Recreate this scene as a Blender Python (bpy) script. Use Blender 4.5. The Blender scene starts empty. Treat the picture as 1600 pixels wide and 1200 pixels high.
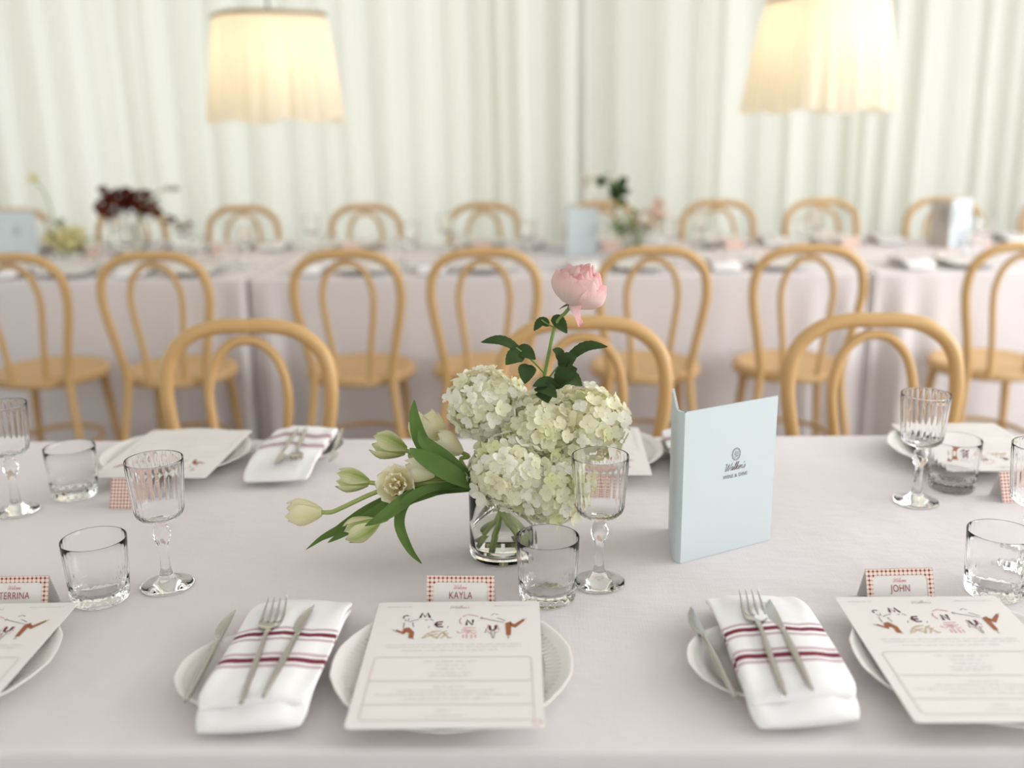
import bpy, bmesh, math, random
import numpy as np
from mathutils import Vector, Matrix, Euler

SC = bpy.context.scene
COL = SC.collection
PI = math.pi
R = math.radians
rng = random.Random(7)

# ------------------------------------------------------------------ camera
PSI, PITCH, ROLL, CAMH, FPX = R(1.156), R(14.91), R(-0.78), 1.3165, 1556.0
cam_d = bpy.data.cameras.new('camera')
cam_d.sensor_width = 36.0
cam_d.lens = FPX * 36.0 / 1600.0
cam_d.clip_start = 0.05
cam_d.dof.use_dof = True
cam_d.dof.focus_distance = 1.27
cam_d.dof.aperture_fstop = 2.0
cam = bpy.data.objects.new('camera', cam_d)
COL.objects.link(cam)
CM = Matrix.Rotation(PSI, 3, 'Z') @ Matrix.Rotation(PI / 2 - PITCH, 3, 'X') @ Matrix.Rotation(ROLL, 3, 'Z')
cam.matrix_world = Matrix.Translation((0, 0, CAMH)) @ CM.to_4x4()
SC.camera = cam

# ------------------------------------------------------------------ view, world, daylight
SC.view_settings.view_transform = 'Standard'
SC.view_settings.look = 'None'
SC.view_settings.gamma = 1.0
SC.view_settings.use_curve_mapping = False
SC.view_settings.exposure = 0.44
SC.cycles.use_denoising = True
SC.cycles.max_bounces = 26
SC.cycles.transmission_bounces = 24
SC.cycles.transparent_max_bounces = 12
SC.cycles.diffuse_bounces = 5
SC.cycles.sample_clamp_indirect = 6.0
SC.cycles.caustics_reflective = False
SC.cycles.caustics_refractive = True

world = bpy.data.worlds.new('daylight')
SC.world = world
world.use_nodes = True
bg = world.node_tree.nodes['Background']
bg.inputs['Color'].default_value = (0.965, 1.0, 0.955, 1)
bg.inputs['Strength'].default_value = 1.10

def area(name, loc, target, sx, sy, power, color):
    d = bpy.data.lights.new(name, 'AREA')
    d.shape = 'RECTANGLE'
    d.size, d.size_y = sx, sy
    d.energy = power
    d.color = color
    o = bpy.data.objects.new(name, d)
    COL.objects.link(o)
    o.location = loc
    o.rotation_euler = (Vector(target) - Vector(loc)).to_track_quat('-Z', 'Y').to_euler()
    return o

area('daylight_right', (3.92, 1.6, 1.75), (0, 1.6, 1.65), 4.8, 2.1, 138, (0.985, 0.985, 1.0))
area('daylight_left', (-3.92, 2.3, 1.75), (0, 2.3, 1.65), 5.6, 2.1, 5, (0.985, 0.98, 1.0))
area('daylight_behind', (0.4, -2.92, 1.75), (0.4, 0, 1.6), 6.4, 2.1, 10, (0.97, 0.96, 1.0))

# ------------------------------------------------------------------ projection helpers (picture point -> place)
def ray(u, v):
    return CM @ Vector(((u - 800) / FPX, (600 - v) / FPX, -1.0))
def on(u, v, z):
    d = ray(u, v); t = (z - CAMH) / d.z
    return Vector((0, 0, CAMH)) + d * t
def at(u, v, y):
    d = ray(u, v); t = y / d.y
    return Vector((0, 0, CAMH)) + d * t

TZ = 0.745          # table top height

# ------------------------------------------------------------------ materials
MATS = {}
def mat(name, color, rough=0.6, metal=0.0, trans=0.0, ior=1.45, spec=0.5, noise=None, bump=None, sheen=0.0, sss=0.0):
    m = bpy.data.materials.new(name)
    m.use_nodes = True
    nt = m.node_tree
    b = nt.nodes['Principled BSDF']
    b.inputs['Base Color'].default_value = (*color, 1)
    b.inputs['Roughness'].default_value = rough
    b.inputs['Metallic'].default_value = metal
    b.inputs['Transmission Weight'].default_value = trans
    b.inputs['IOR'].default_value = ior
    b.inputs['Specular IOR Level'].default_value = spec
    if sheen: b.inputs['Sheen Weight'].default_value = sheen
    tc = nt.nodes.new('ShaderNodeTexCoord')
    if noise:      # (scale, color2, stretch)
        sc, c2, st = noise
        mp = nt.nodes.new('ShaderNodeMapping'); mp.inputs['Scale'].default_value = st
        n = nt.nodes.new('ShaderNodeTexNoise'); n.inputs['Scale'].default_value = sc; n.inputs['Detail'].default_value = 4
        mx = nt.nodes.new('ShaderNodeMix'); mx.data_type = 'RGBA'
        mx.inputs[6].default_value = (*color, 1); mx.inputs[7].default_value = (*c2, 1)
        nt.links.new(tc.outputs['Object'], mp.inputs[0]); nt.links.new(mp.outputs[0], n.inputs['Vector'])
        nt.links.new(n.outputs['Fac'], mx.inputs[0]); nt.links.new(mx.outputs[2], b.inputs['Base Color'])
    if bump:       # list of (scale, strength, distance, stretch)
        prev = None
        for sc, stg, dist, st in bump:
            mp = nt.nodes.new('ShaderNodeMapping'); mp.inputs['Scale'].default_value = st
            n = nt.nodes.new('ShaderNodeTexNoise'); n.inputs['Scale'].default_value = sc; n.inputs['Detail'].default_value = 3
            bp = nt.nodes.new('ShaderNodeBump'); bp.inputs['Strength'].default_value = stg; bp.inputs['Distance'].default_value = dist
            nt.links.new(tc.outputs['Object'], mp.inputs[0]); nt.links.new(mp.outputs[0], n.inputs['Vector'])
            nt.links.new(n.outputs['Fac'], bp.inputs['Height'])
            if prev: nt.links.new(prev.outputs[0], bp.inputs['Normal'])
            prev = bp
        nt.links.new(prev.outputs[0], b.inputs['Normal'])
    MATS[name] = m
    return m

def translucent(name, color, tcolor, frac, noise=None):
    m = bpy.data.materials.new(name); m.use_nodes = True
    nt = m.node_tree; nt.nodes.clear()
    out = nt.nodes.new('ShaderNodeOutputMaterial')
    d = nt.nodes.new('ShaderNodeBsdfDiffuse'); d.inputs['Color'].default_value = (*color, 1)
    t = nt.nodes.new('ShaderNodeBsdfTranslucent'); t.inputs['Color'].default_value = (*tcolor, 1)
    mx = nt.nodes.new('ShaderNodeMixShader'); mx.inputs[0].default_value = frac
    nt.links.new(d.outputs[0], mx.inputs[1]); nt.links.new(t.outputs[0], mx.inputs[2]); nt.links.new(mx.outputs[0], out.inputs[0])
    if noise:
        sc, c2 = noise
        tc = nt.nodes.new('ShaderNodeTexCoord'); n = nt.nodes.new('ShaderNodeTexNoise'); n.inputs['Scale'].default_value = sc
        mc = nt.nodes.new('ShaderNodeMix'); mc.data_type = 'RGBA'
        mc.inputs[6].default_value = (*color, 1); mc.inputs[7].default_value = (*c2, 1)
        nt.links.new(tc.outputs['Object'], n.inputs['Vector']); nt.links.new(n.outputs['Fac'], mc.inputs[0]); nt.links.new(mc.outputs[2], d.inputs['Color'])
    MATS[name] = m
    return m

mat('linen', (0.735, 0.69, 0.70), 0.85, spec=0.2, sheen=0.1,
    bump=[(700, 0.35, 0.0008, (1, .08, 1)), (700, 0.35, 0.0008, (.08, 1, 1)), (11, 0.35, 0.008, (1, 1.8, 1)), (3, 0.4, 0.02, (1.6, 1, 1))])
mat('beech', (0.62, 0.395, 0.175), 0.42, noise=(9, (0.55, 0.335, 0.135), (1, 1, .25)))
mat('beech_seat', (0.62, 0.41, 0.205), 0.5, noise=(14, (0.57, 0.36, 0.165), (6, .5, 1)))
mat('ceramic', (0.80, 0.785, 0.75), 0.2)
mat('paper', (0.79, 0.765, 0.73), 0.75, spec=0.2)
mat('book_cloth', (0.565, 0.625, 0.645), 0.75, spec=0.25, bump=[(1500, .15, .0004, (1, 1, 1))])
mat('book_grey', (0.46, 0.42, 0.38), 0.8)
mat('ink_plum', (0.10, 0.022, 0.035), 0.7)
mat('ink_red', (0.34, 0.055, 0.075), 0.7)
mat('ink_lilac', (0.50, 0.46, 0.47), 0.8)
mat('ink_rose', (0.62, 0.50, 0.51), 0.8)
mat('ink_pink', (0.70, 0.33, 0.35), 0.8)
mat('ink_rust', (0.33, 0.115, 0.05), 0.8)
mat('ink_sand', (0.60, 0.48, 0.32), 0.8)
mat('ink_grey', (0.22, 0.19, 0.20), 0.8)
mat('steel', (0.60, 0.58, 0.54), 0.22, metal=1.0)
mat('glass', (1, 1, 1), 0.0, trans=1.0, ior=1.3)
mat('water', (0.98, 1.0, 0.97), 0.0, trans=1.0, ior=1.33)
mat('brass', (0.35, 0.27, 0.16), 0.4, metal=0.8)
mat('dark_cord', (0.12, 0.10, 0.08), 0.6)
mat('wall_paint', (0.74, 0.725, 0.705), 0.8)
mat('ceiling_paint', (0.82, 0.805, 0.79), 0.85)
mat('floor_concrete', (0.21, 0.205, 0.20), 0.6, noise=(3, (0.26, 0.255, 0.245), (1, 1, 1)))
mat('window_frame_paint', (0.7, 0.68, 0.62), 0.5)
mat('stem_green', (0.17, 0.27, 0.06), 0.45)
mat('stem_pale', (0.34, 0.42, 0.13), 0.45)
mat('stem_brown', (0.12, 0.075, 0.05), 0.6)
mat('sepal_green', (0.10, 0.17, 0.05), 0.5)
mat('floret_core', (0.60, 0.60, 0.36), 0.8)
translucent('floret_white', (0.95, 0.94, 0.89), (0.95, 0.94, 0.84), 0.42, (60, (0.93, 0.91, 0.82)))
translucent('floret_cream', (0.88, 0.86, 0.66), (0.88, 0.86, 0.58), 0.4, (60, (0.90, 0.88, 0.74)))
translucent('floret_lime', (0.80, 0.80, 0.46), (0.78, 0.79, 0.38), 0.4, (60, (0.85, 0.84, 0.60)))
def petal_mat(name, edge, heart, frac, mode, tint=1.0):
    """colour grown along and across one petal; uv.x across (-1..1), uv.y from base to tip"""
    m = bpy.data.materials.new(name); m.use_nodes = True
    nt = m.node_tree; nt.nodes.clear(); N = nt.nodes.new; Lk = nt.links.new
    out = N('ShaderNodeOutputMaterial'); d = N('ShaderNodeBsdfDiffuse'); t = N('ShaderNodeBsdfTranslucent'); mx = N('ShaderNodeMixShader'); mx.inputs[0].default_value = frac
    uv = N('ShaderNodeUVMap'); sp = N('ShaderNodeSeparateXYZ'); Lk(uv.outputs[0], sp.inputs[0])
    mp = N('ShaderNodeMapping'); mp.inputs['Scale'].default_value = (9, 1.2, 1); n = N('ShaderNodeTexNoise'); n.inputs['Scale'].default_value = 1.5
    Lk(uv.outputs[0], mp.inputs[0]); Lk(mp.outputs[0], n.inputs['Vector'])
    def math_(op, a, b):
        q = N('ShaderNodeMath'); q.operation = op; q.use_clamp = False
        for i, v in enumerate((a, b)):
            if v is None: continue
            if hasattr(v, 'links'): Lk(v, q.inputs[i])
            else: q.inputs[i].default_value = v
        return q.outputs[0]
    if mode == 'streak':       # green along the midrib and at the base
        au = math_('ABSOLUTE', sp.outputs[0], None)
        f = math_('SUBTRACT', 1.25, math_('ADD', math_('MULTIPLY', au, 1.1), math_('MULTIPLY', sp.outputs[1], 0.75)))
    else:                      # pale heart, coloured rim
        f = math_('SUBTRACT', 1.0, math_('MULTIPLY', sp.outputs[1], 1.0))
    f = math_('ADD', f, math_('MULTIPLY', math_('SUBTRACT', n.outputs['Fac'], 0.5), 0.9))
    cl = N('ShaderNodeClamp'); Lk(f, cl.inputs[0])
    mc = N('ShaderNodeMix'); mc.data_type = 'RGBA'; mc.inputs[6].default_value = (*edge, 1); mc.inputs[7].default_value = (*heart, 1)
    Lk(cl.outputs[0], mc.inputs[0]); Lk(mc.outputs[2], d.inputs['Color']); Lk(mc.outputs[2], t.inputs['Color'])
    Lk(d.outputs[0], mx.inputs[1]); Lk(t.outputs[0], mx.inputs[2]); Lk(mx.outputs[0], out.inputs[0])
    MATS[name] = m
petal_mat('tulip_cream', (0.90, 0.86, 0.68), (0.78, 0.79, 0.48), .42, 'streak')
petal_mat('tulip_green', (0.82, 0.80, 0.54), (0.36, 0.46, 0.12), .35, 'streak')
petal_mat('tulip_white', (0.93, 0.90, 0.78), (0.88, 0.85, 0.58), .45, 'streak')
petal_mat('tulip_open', (0.94, 0.92, 0.82), (0.90, 0.80, 0.42), .45, 'rim')
petal_mat('rose_pink', (0.86, 0.45, 0.46), (0.90, 0.74, 0.69), .38, 'rim')
petal_mat('rose_blush', (0.88, 0.60, 0.58), (0.92, 0.80, 0.75), .38, 'rim')
translucent('leaf_tulip', (0.085, 0.155, 0.045), (0.14, 0.24, 0.05), 0.2, (30, (0.15, 0.24, 0.075)))
translucent('leaf_rose', (0.042, 0.070, 0.028), (0.06, 0.10, 0.03), 0.12, (60, (0.062, 0.10, 0.04)))
translucent('leaf_dark_red', (0.085, 0.018, 0.014), (0.13, 0.02, 0.015), 0.15, (40, (0.14, 0.035, 0.022)))
translucent('yellow_bloom', (0.84, 0.79, 0.45), (0.84, 0.79, 0.40), 0.42, (40, (0.86, 0.82, 0.56)))
translucent('pink_spray', (0.78, 0.55, 0.45), (0.76, 0.5, 0.4), 0.3, (40, (0.80, 0.66, 0.56)))
translucent('curtain_fabric', (0.86, 0.85, 0.80), (0.84, 0.84, 0.785), 0.55)
translucent('lamp_fabric', (0.86, 0.82, 0.74), (0.93, 0.86, 0.69), 0.5)

def emission(name, color, s):
    m = bpy.data.materials.new(name); m.use_nodes = True
    nt = m.node_tree; nt.nodes.clear()
    out = nt.nodes.new('ShaderNodeOutputMaterial'); e = nt.nodes.new('ShaderNodeEmission')
    e.inputs[0].default_value = (*color, 1); e.inputs[1].default_value = s
    nt.links.new(e.outputs[0], out.inputs[0]); MATS[name] = m
emission('bulb_glow', (1.0, 0.79, 0.51), 40.0)

def gingham():
    m = bpy.data.materials.new('gingham_print'); m.use_nodes = True
    nt = m.node_tree; b = nt.nodes['Principled BSDF']; b.inputs['Roughness'].default_value = 0.75
    uv = nt.nodes.new('ShaderNodeUVMap'); sp = nt.nodes.new('ShaderNodeSeparateXYZ')
    nt.links.new(uv.outputs[0], sp.inputs[0])
    def wave(sock):   # 0..1 distance from cell centre, period 6.6 mm
        a = nt.nodes.new('ShaderNodeMath'); a.operation = 'MULTIPLY'; a.inputs[1].default_value = 1 / 0.0052
        f = nt.nodes.new('ShaderNodeMath'); f.operation = 'FRACT'
        s = nt.nodes.new('ShaderNodeMath'); s.operation = 'SUBTRACT'; s.inputs[1].default_value = 0.5
        ab = nt.nodes.new('ShaderNodeMath'); ab.operation = 'ABSOLUTE'
        nt.links.new(sock, a.inputs[0]); nt.links.new(a.outputs[0], f.inputs[0]); nt.links.new(f.outputs[0], s.inputs[0]); nt.links.new(s.outputs[0], ab.inputs[0])
        return ab
    wx, wy = wave(sp.outputs[0]), wave(sp.outputs[1])
    ad = nt.nodes.new('ShaderNodeMath'); ad.operation = 'ADD'
    nt.links.new(wx.outputs[0], ad.inputs[0]); nt.links.new(wy.outputs[0], ad.inputs[1])
    d1 = nt.nodes.new('ShaderNodeMath'); d1.operation = 'LESS_THAN'; d1.inputs[1].default_value = 0.30
    nt.links.new(ad.outputs[0], d1.inputs[0])
    mn = nt.nodes.new('ShaderNodeMath'); mn.operation = 'MINIMUM'
    nt.links.new(wx.outputs[0], mn.inputs[0]); nt.links.new(wy.outputs[0], mn.inputs[1])
    d2 = nt.nodes.new('ShaderNodeMath'); d2.operation = 'LESS_THAN'; d2.inputs[1].default_value = 0.17
    nt.links.new(mn.outputs[0], d2.inputs[0])
    m1 = nt.nodes.new('ShaderNodeMix'); m1.data_type = 'RGBA'
    m1.inputs[6].default_value = (0.78, 0.72, 0.64, 1); m1.inputs[7].default_value = (0.74, 0.42, 0.35, 1)
    nt.links.new(d2.outputs[0], m1.inputs[0])
    m2 = nt.nodes.new('ShaderNodeMix'); m2.data_type = 'RGBA'; m2.inputs[7].default_value = (0.20, 0.03, 0.03, 1)
    nt.links.new(m1.outputs[2], m2.inputs[6]); nt.links.new(d1.outputs[0], m2.inputs[0])
    nt.links.new(m2.outputs[2], b.inputs['Base Color'])
    MATS['gingham'] = m
gingham()

def napkin_mat():
    m = bpy.data.materials.new('napkin_cotton'); m.use_nodes = True
    nt = m.node_tree; b = nt.nodes['Principled BSDF']; b.inputs['Roughness'].default_value = 0.9; b.inputs['Specular IOR Level'].default_value = 0.15
    uv = nt.nodes.new('ShaderNodeUVMap'); sp = nt.nodes.new('ShaderNodeSeparateXYZ'); nt.links.new(uv.outputs[0], sp.inputs[0])
    cr = nt.nodes.new('ShaderNodeValToRGB'); cr.color_ramp.interpolation = 'CONSTANT'
    W, MV, DK = (0.86, 0.85, 0.85, 1), (0.56, 0.43, 0.47, 1), (0.20, 0.035, 0.055, 1)
    stops = [(0, W)]
    for c in (0.455, 0.665):
        stops += [(c - .056, MV), (c - .034, W), (c - .017, DK), (c + .017, W), (c + .034, MV), (c + .056, W)]
    el = cr.color_ramp.elements
    el[0].position, el[0].color = 0, W
    el[1].position, el[1].color = stops[1]
    for p, c in stops[2:]:
        e = el.new(p); e.color = c
    nt.links.new(sp.outputs[1], cr.inputs[0]); nt.links.new(cr.outputs[0], b.inputs['Base Color'])
    tc = nt.nodes.new('ShaderNodeTexCoord'); n = nt.nodes.new('ShaderNodeTexNoise'); n.inputs['Scale'].default_value = 28
    bp = nt.nodes.new('ShaderNodeBump'); bp.inputs['Strength'].default_value = 0.25; bp.inputs['Distance'].default_value = 0.006
    nt.links.new(tc.outputs['Object'], n.inputs['Vector']); nt.links.new(n.outputs['Fac'], bp.inputs['Height']); nt.links.new(bp.outputs[0], b.inputs['Normal'])
    MATS['napkin'] = m
napkin_mat()

# ------------------------------------------------------------------ mesh helpers
class MB:
    def __init__(s): s.v, s.f, s.uv = [], [], None
    def add(s, verts, faces, M=None):
        k = len(s.v)
        s.v += [tuple(M @ Vector(p)) if M else tuple(p) for p in verts]
        s.f += [tuple(i + k for i in f) for f in faces]
    def box(s, c, d, M=None):
        x, y, z = d[0] / 2, d[1] / 2, d[2] / 2
        vs = [(c[0] + a * x, c[1] + b * y, c[2] + e * z) for a in (-1, 1) for b in (-1, 1) for e in (-1, 1)]
        s.add(vs, [(0, 1, 3, 2), (4, 6, 7, 5), (0, 4, 5, 1), (2, 3, 7, 6), (0, 2, 6, 4), (1, 5, 7, 3)], M)
    def grid(s, P, closed_u=False, closed_v=False):
        nu, nv = len(P), len(P[0]); fs = []
        for i in range(nu if closed_u else nu - 1):
            for j in range(nv if closed_v else nv - 1):
                a, b = i, (i + 1) % nu; c, d = j, (j + 1) % nv
                fs.append((a * nv + c, b * nv + c, b * nv + d, a * nv + d))
        s.add([p for row in P for p in row], fs)
    def build(s, name, m, parent=None, smooth=True, loc=None, rot=None, auto=None):
        me = bpy.data.meshes.new(name)
        me.from_pydata(s.v, [], s.f)
        if smooth: me.polygons.foreach_set('use_smooth', [True] * len(me.polygons))
        if m: me.materials.append(MATS[m])
        if s.uv is not None:
            l = me.uv_layers.new(name='UVMap')
            for i, lp in enumerate(me.loops): l.data[i].uv = s.uv[lp.vertex_index]
        me.update()
        if auto is not None:
            bm = bmesh.new(); bm.from_mesh(me)
            for e in bm.edges:
                if len(e.link_faces) == 2 and e.calc_face_angle(0) > auto: e.smooth = False
            bm.to_mesh(me); bm.free()
        return link(name, me, parent, loc, rot)

def outward(o):
    bm = bmesh.new(); bm.from_mesh(o.data); bmesh.ops.remove_doubles(bm, verts=bm.verts, dist=1e-6)
    bmesh.ops.recalc_face_normals(bm, faces=bm.faces); bm.to_mesh(o.data); bm.free()
    return o
def link(name, me, parent=None, loc=None, rot=None):
    o = bpy.data.objects.new(name, me); COL.objects.link(o)
    if parent: o.parent = parent
    if loc is not None: o.location = loc
    if rot is not None: o.rotation_euler = rot
    return o
def tag(o, label, cat, group=None, kind=None):
    if kind: o['kind'] = kind
    if label: o['label'] = label
    if cat: o['category'] = cat
    if group: o['group'] = group
    return o
def thing(name, label, cat, loc=(0, 0, 0), rz=0, group=None):
    o = bpy.data.objects.new(name, None); COL.objects.link(o)
    o.empty_display_size = 0.05
    o.location = loc; o.rotation_euler = (0, 0, rz)
    return tag(o, label, cat, group)
def dup(o, loc=None, rz=None, label=None, group=None, parent=None):
    c = o.copy(); COL.objects.link(c)
    if parent: c.parent = parent
    for ch in list(o.children): dup(ch, parent=c)
    if loc is not None: c.location = loc
    if rz is not None: c.rotation_euler = (0, 0, rz)
    if label: c['label'] = label
    if group: c['group'] = group
    return c
def struct(name, mb, m, smooth=False, label=None):
    o = mb.build(name, m, smooth=smooth); o['kind'] = 'structure'
    if label: o['label'] = label
    return o

def catmull(pts, n, closed=False):
    P = [Vector(p) for p in pts]; out = []
    m = len(P); segs = m if closed else m - 1
    for i in range(segs):
        p1, p2 = P[i], P[(i + 1) % m]
        p0 = P[i - 1] if (closed or i > 0) else p1 * 2 - p2
        p3 = P[(i + 2) % m] if (closed or i + 2 < m) else p2 * 2 - p1
        for k in range(n):
            t = k / n
            out.append(0.5 * ((2 * p1) + (p2 - p0) * t + (2 * p0 - 5 * p1 + 4 * p2 - p3) * t * t + (3 * p1 - p0 - 3 * p2 + p3) * t ** 3))
    if not closed: out.append(P[-1].copy())
    return out

def tube(mb, pts, rad, seg=10, closed=False, cap=True):
    P = [Vector(p) for p in pts]; n = len(P)
    rf = rad if callable(rad) else (lambda t: rad)
    T = []
    for i in range(n):
        a = P[(i - 1) % n] if (closed or i > 0) else P[i]
        b = P[(i + 1) % n] if (closed or i < n - 1) else P[i]
        T.append((b - a).normalized())
    up = Vector((0, 0, 1)) if abs(T[0].z) < .9 else Vector((0, 1, 0))
    N = (up - T[0] * up.dot(T[0])).normalized()
    rows = []
    for i in range(n):
        N = (N - T[i] * N.dot(T[i])).normalized(); B = T[i].cross(N)
        r = rf(i / max(1, n - 1))
        rx, ry = r if isinstance(r, tuple) else (r, r)
        rows.append([P[i] + N * (rx * math.cos(2 * PI * k / seg)) + B * (ry * math.sin(2 * PI * k / seg)) for k in range(seg)])
    k0 = len(mb.v)
    mb.grid(rows, closed_u=closed, closed_v=True)
    if cap and not closed:
        mb.f.append(tuple(k0 + k for k in range(seg))[::-1])
        mb.f.append(tuple(k0 + (n - 1) * seg + k for k in range(seg)))

def lathe(mb, prof, seg=64, mod=None, c=(0, 0, 0)):
    """prof: list of (r, z) ; mod(r, z, theta, i) -> r"""
    rows = []
    for i, (r, z) in enumerate(prof):
        rows.append([(c[0] + (mod(r, z, 2 * PI * k / seg, i) if mod else r) * math.cos(2 * PI * k / seg),
                      c[1] + (mod(r, z, 2 * PI * k / seg, i) if mod else r) * math.sin(2 * PI * k / seg), c[2] + z) for k in range(seg)])
    mb.grid(rows, closed_v=True)

def ribbon(mb, pts, w, z=0.0, closed=False):
    """flat stroke in the xy plane"""
    P = [Vector((p[0], p[1])) for p in pts]; n = len(P)
    if n < 2: return
    L, Rr = [], []
    for i in range(n):
        a = P[(i - 1) % n] if (closed or i > 0) else P[i]
        b = P[(i + 1) % n] if (closed or i < n - 1) else P[i]
        t = (b - a)
        t = t.normalized() if t.length > 1e-9 else Vector((1, 0))
        nn = Vector((-t.y, t.x)) * (w / 2)
        L.append((*(P[i] + nn), z)); Rr.append((*(P[i] - nn), z))
    mb.grid([Rr, L] if not closed else [Rr + [Rr[0]], L + [L[0]]])
def poly(mb, pts, z=0.0):
    mb.add([(p[0], p[1], z) for p in pts], [tuple(range(len(pts)))])

def text_into(mb, body, height, cx, cy, z=0.0, sx=1.0, bold=0.0, shear=0.0, spacing=1.0):
    cu = bpy.data.curves.new('lettering', 'FONT')
    cu.body = body; cu.size = 1.0; cu.align_x = 'CENTER'; cu.align_y = 'CENTER'; cu.resolution_u = 4
    cu.offset = bold; cu.shear = shear; cu.space_character = spacing
    o = bpy.data.objects.new('lettering', cu); COL.objects.link(o)
    dg = bpy.context.evaluated_depsgraph_get()
    me = bpy.data.meshes.new_from_object(o.evaluated_get(dg))
    k = height / 0.70
    mb.add([(cx + v.co.x * k * sx, cy + v.co.y * k, z) for v in me.vertices], [tuple(p.vertices) for p in me.polygons])
    bpy.data.objects.remove(o); bpy.data.curves.remove(cu); bpy.data.meshes.remove(me)

# hand-drawn flowing script: letter -> (strokes, advance); x-height 1
SCRIPT = {
 'W': ([[(0.0, 1.75), (.25, 2.0), (.4, 1.7), (.4, .6), (.5, .05), (.7, .2), (1.15, 1.5), (1.25, 1.8), (1.2, .6), (1.35, .02), (1.6, .35), (1.95, 1.4), (2.2, 2.0)]], 2.1),
 'a': ([[(.75, .85), (.45, 1.0), (.12, .6), (.2, .08), (.5, .1), (.8, .95), (.72, .3), (.85, .02), (1.1, .3)]], 1.0),
 'l': ([[(.0, .3), (.4, 1.2), (.6, 2.0), (.45, 2.1), (.3, 1.5), (.3, .2), (.45, .02), (.7, .3)]], .62),
 'k': ([[(.0, .3), (.4, 1.2), (.6, 2.0), (.45, 2.1), (.3, 1.5), (.25, .0)], [(.27, .45), (.6, 1.0), (.8, .85), (.4, .55), (.65, .05), (1.0, .3)]], .95),
 'e': ([[(.0, .35), (.35, .5), (.6, .8), (.45, 1.02), (.2, .7), (.2, .2), (.45, .0), (.8, .35)]], .75),
 'r': ([[(.0, .3), (.25, 1.0), (.3, .9), (.55, .85), (.5, .3), (.65, .0), (.9, .3)]], .8),
 "'": ([[(.2, 1.9), (.1, 1.5)]], .3),
 's': ([[(.0, .2), (.35, .95), (.5, .6), (.5, .15), (.2, .0), (.05, .15)]], .65),
 'c': ([[(.6, .85), (.35, 1.0), (.1, .55), (.25, .05), (.5, .05), (.75, .35)]], .7),
 'o': ([[(.4, 1.0), (.12, .6), (.25, .02), (.55, .2), (.55, .8), (.4, 1.0), (.8, .8)]], .75),
 'm': ([[(.0, .3), (.15, .95), (.15, .0)], [(.15, .5), (.4, 1.0), (.5, .7), (.5, .0)], [(.5, .5), (.75, 1.0), (.85, .7), (.88, .1), (1.1, .25)]], 1.05),
}
def script_into(mb, word, xh, cx, cy, w, z=0.0, slant=0.35):
    x = 0; strokes = []
    for ch in word:
        st, adv = SCRIPT[ch]
        for s in st: strokes.append([(x + p[0] + slant * p[1], p[1]) for p in s])
        x += adv
    for s in strokes:
        c = catmull([(p[0] * xh - x * xh / 2 + cx, p[1] * xh + cy, 0) for p in s], 5)
        ribbon(mb, c, w, z)

# ------------------------------------------------------------------ the room
RX0, RX1, RY0, RY1, RZ = -4.0, 4.0, -3.0, 6.75, 3.1
mb = MB(); mb.box(((RX0 + RX1) / 2, (RY0 + RY1) / 2, -0.05), (RX1 - RX0 + .4, RY1 - RY0 + .4, 0.1)); struct('floor', mb, 'floor_concrete')
mb = MB(); mb.box(((RX0 + RX1) / 2, (RY0 + RY1) / 2, RZ + 0.05), (RX1 - RX0 + .4, RY1 - RY0 + .4, 0.1)); struct('ceiling', mb, 'ceiling_paint')
def wall_with_openings(name, axis, pos, lo, hi, th, openings):
    """openings: (a0, a1, z0, z1) along the wall"""
    mb = MB()
    def slab(a0, a1, z0, z1):
        if a1 - a0 < 1e-4 or z1 - z0 < 1e-4: return
        if axis == 'y': mb.box(((a0 + a1) / 2, pos, (z0 + z1) / 2), (a1 - a0, th, z1 - z0))
        else: mb.box((pos, (a0 + a1) / 2, (z0 + z1) / 2), (th, a1 - a0, z1 - z0))
    a = lo
    for (a0, a1, z0, z1) in openings:
        slab(a, a0, 0, RZ); slab(a0, a1, 0, z0); slab(a0, a1, z1, RZ); a = a1
    slab(a, hi, 0, RZ)
    return struct(name, mb, 'wall_paint')
OB = [(-3.8, 0.20, 0.25, 2.95), (0.66, 3.8, 0.25, 2.95)]
wall_with_openings('wall_back', 'y', RY1 + .05, RX0, RX1, .1, OB)
wall_with_openings('wall_right', 'x', RX1 + .05, RY0, RY1, .1, [(-.9, 4.1, .7, 2.8)])
wall_with_openings('wall_left', 'x', RX0 - .05, RY0, RY1, .1, [(-.5, 5.1, .7, 2.8)])
wall_with_openings('wall_front', 'y', RY0 - .05, RX0, RX1, .1, [(-2.8, 3.6, .7, 2.8)])
def window_frame(name, axis, pos, a0, a1, z0, z1, n):
    mb = MB(); w = .05
    def bar(ca, cz, da, dz):
        if axis == 'y': mb.box((ca, pos, cz), (da, .06, dz))
        else: mb.box((pos, ca, cz), (.06, da, dz))
    bar((a0 + a1) / 2, z0 + w / 2, a1 - a0, w); bar((a0 + a1) / 2, z1 - w / 2, a1 - a0, w)
    for i in range(n + 1):
        bar(a0 + w / 2 + (a1 - a0 - w) * i / n, (z0 + z1) / 2, w if i in (0, n) else .03, z1 - z0 - 2 * w)
    struct(name, mb, 'window_frame_paint')
window_frame('window_1', 'y', RY1 + .05, *OB[0], 3)
window_frame('window_2', 'y', RY1 + .05, *OB[1], 3)
window_frame('window_3', 'x', RX1 + .06, -.9, 4.1, .7, 2.8, 4)
window_frame('window_4', 'x', RX0 - .06, -.5, 5.1, .7, 2.8, 4)
window_frame('window_5', 'y', RY0 - .06, -2.8, 3.6, .7, 2.8, 4)

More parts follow.
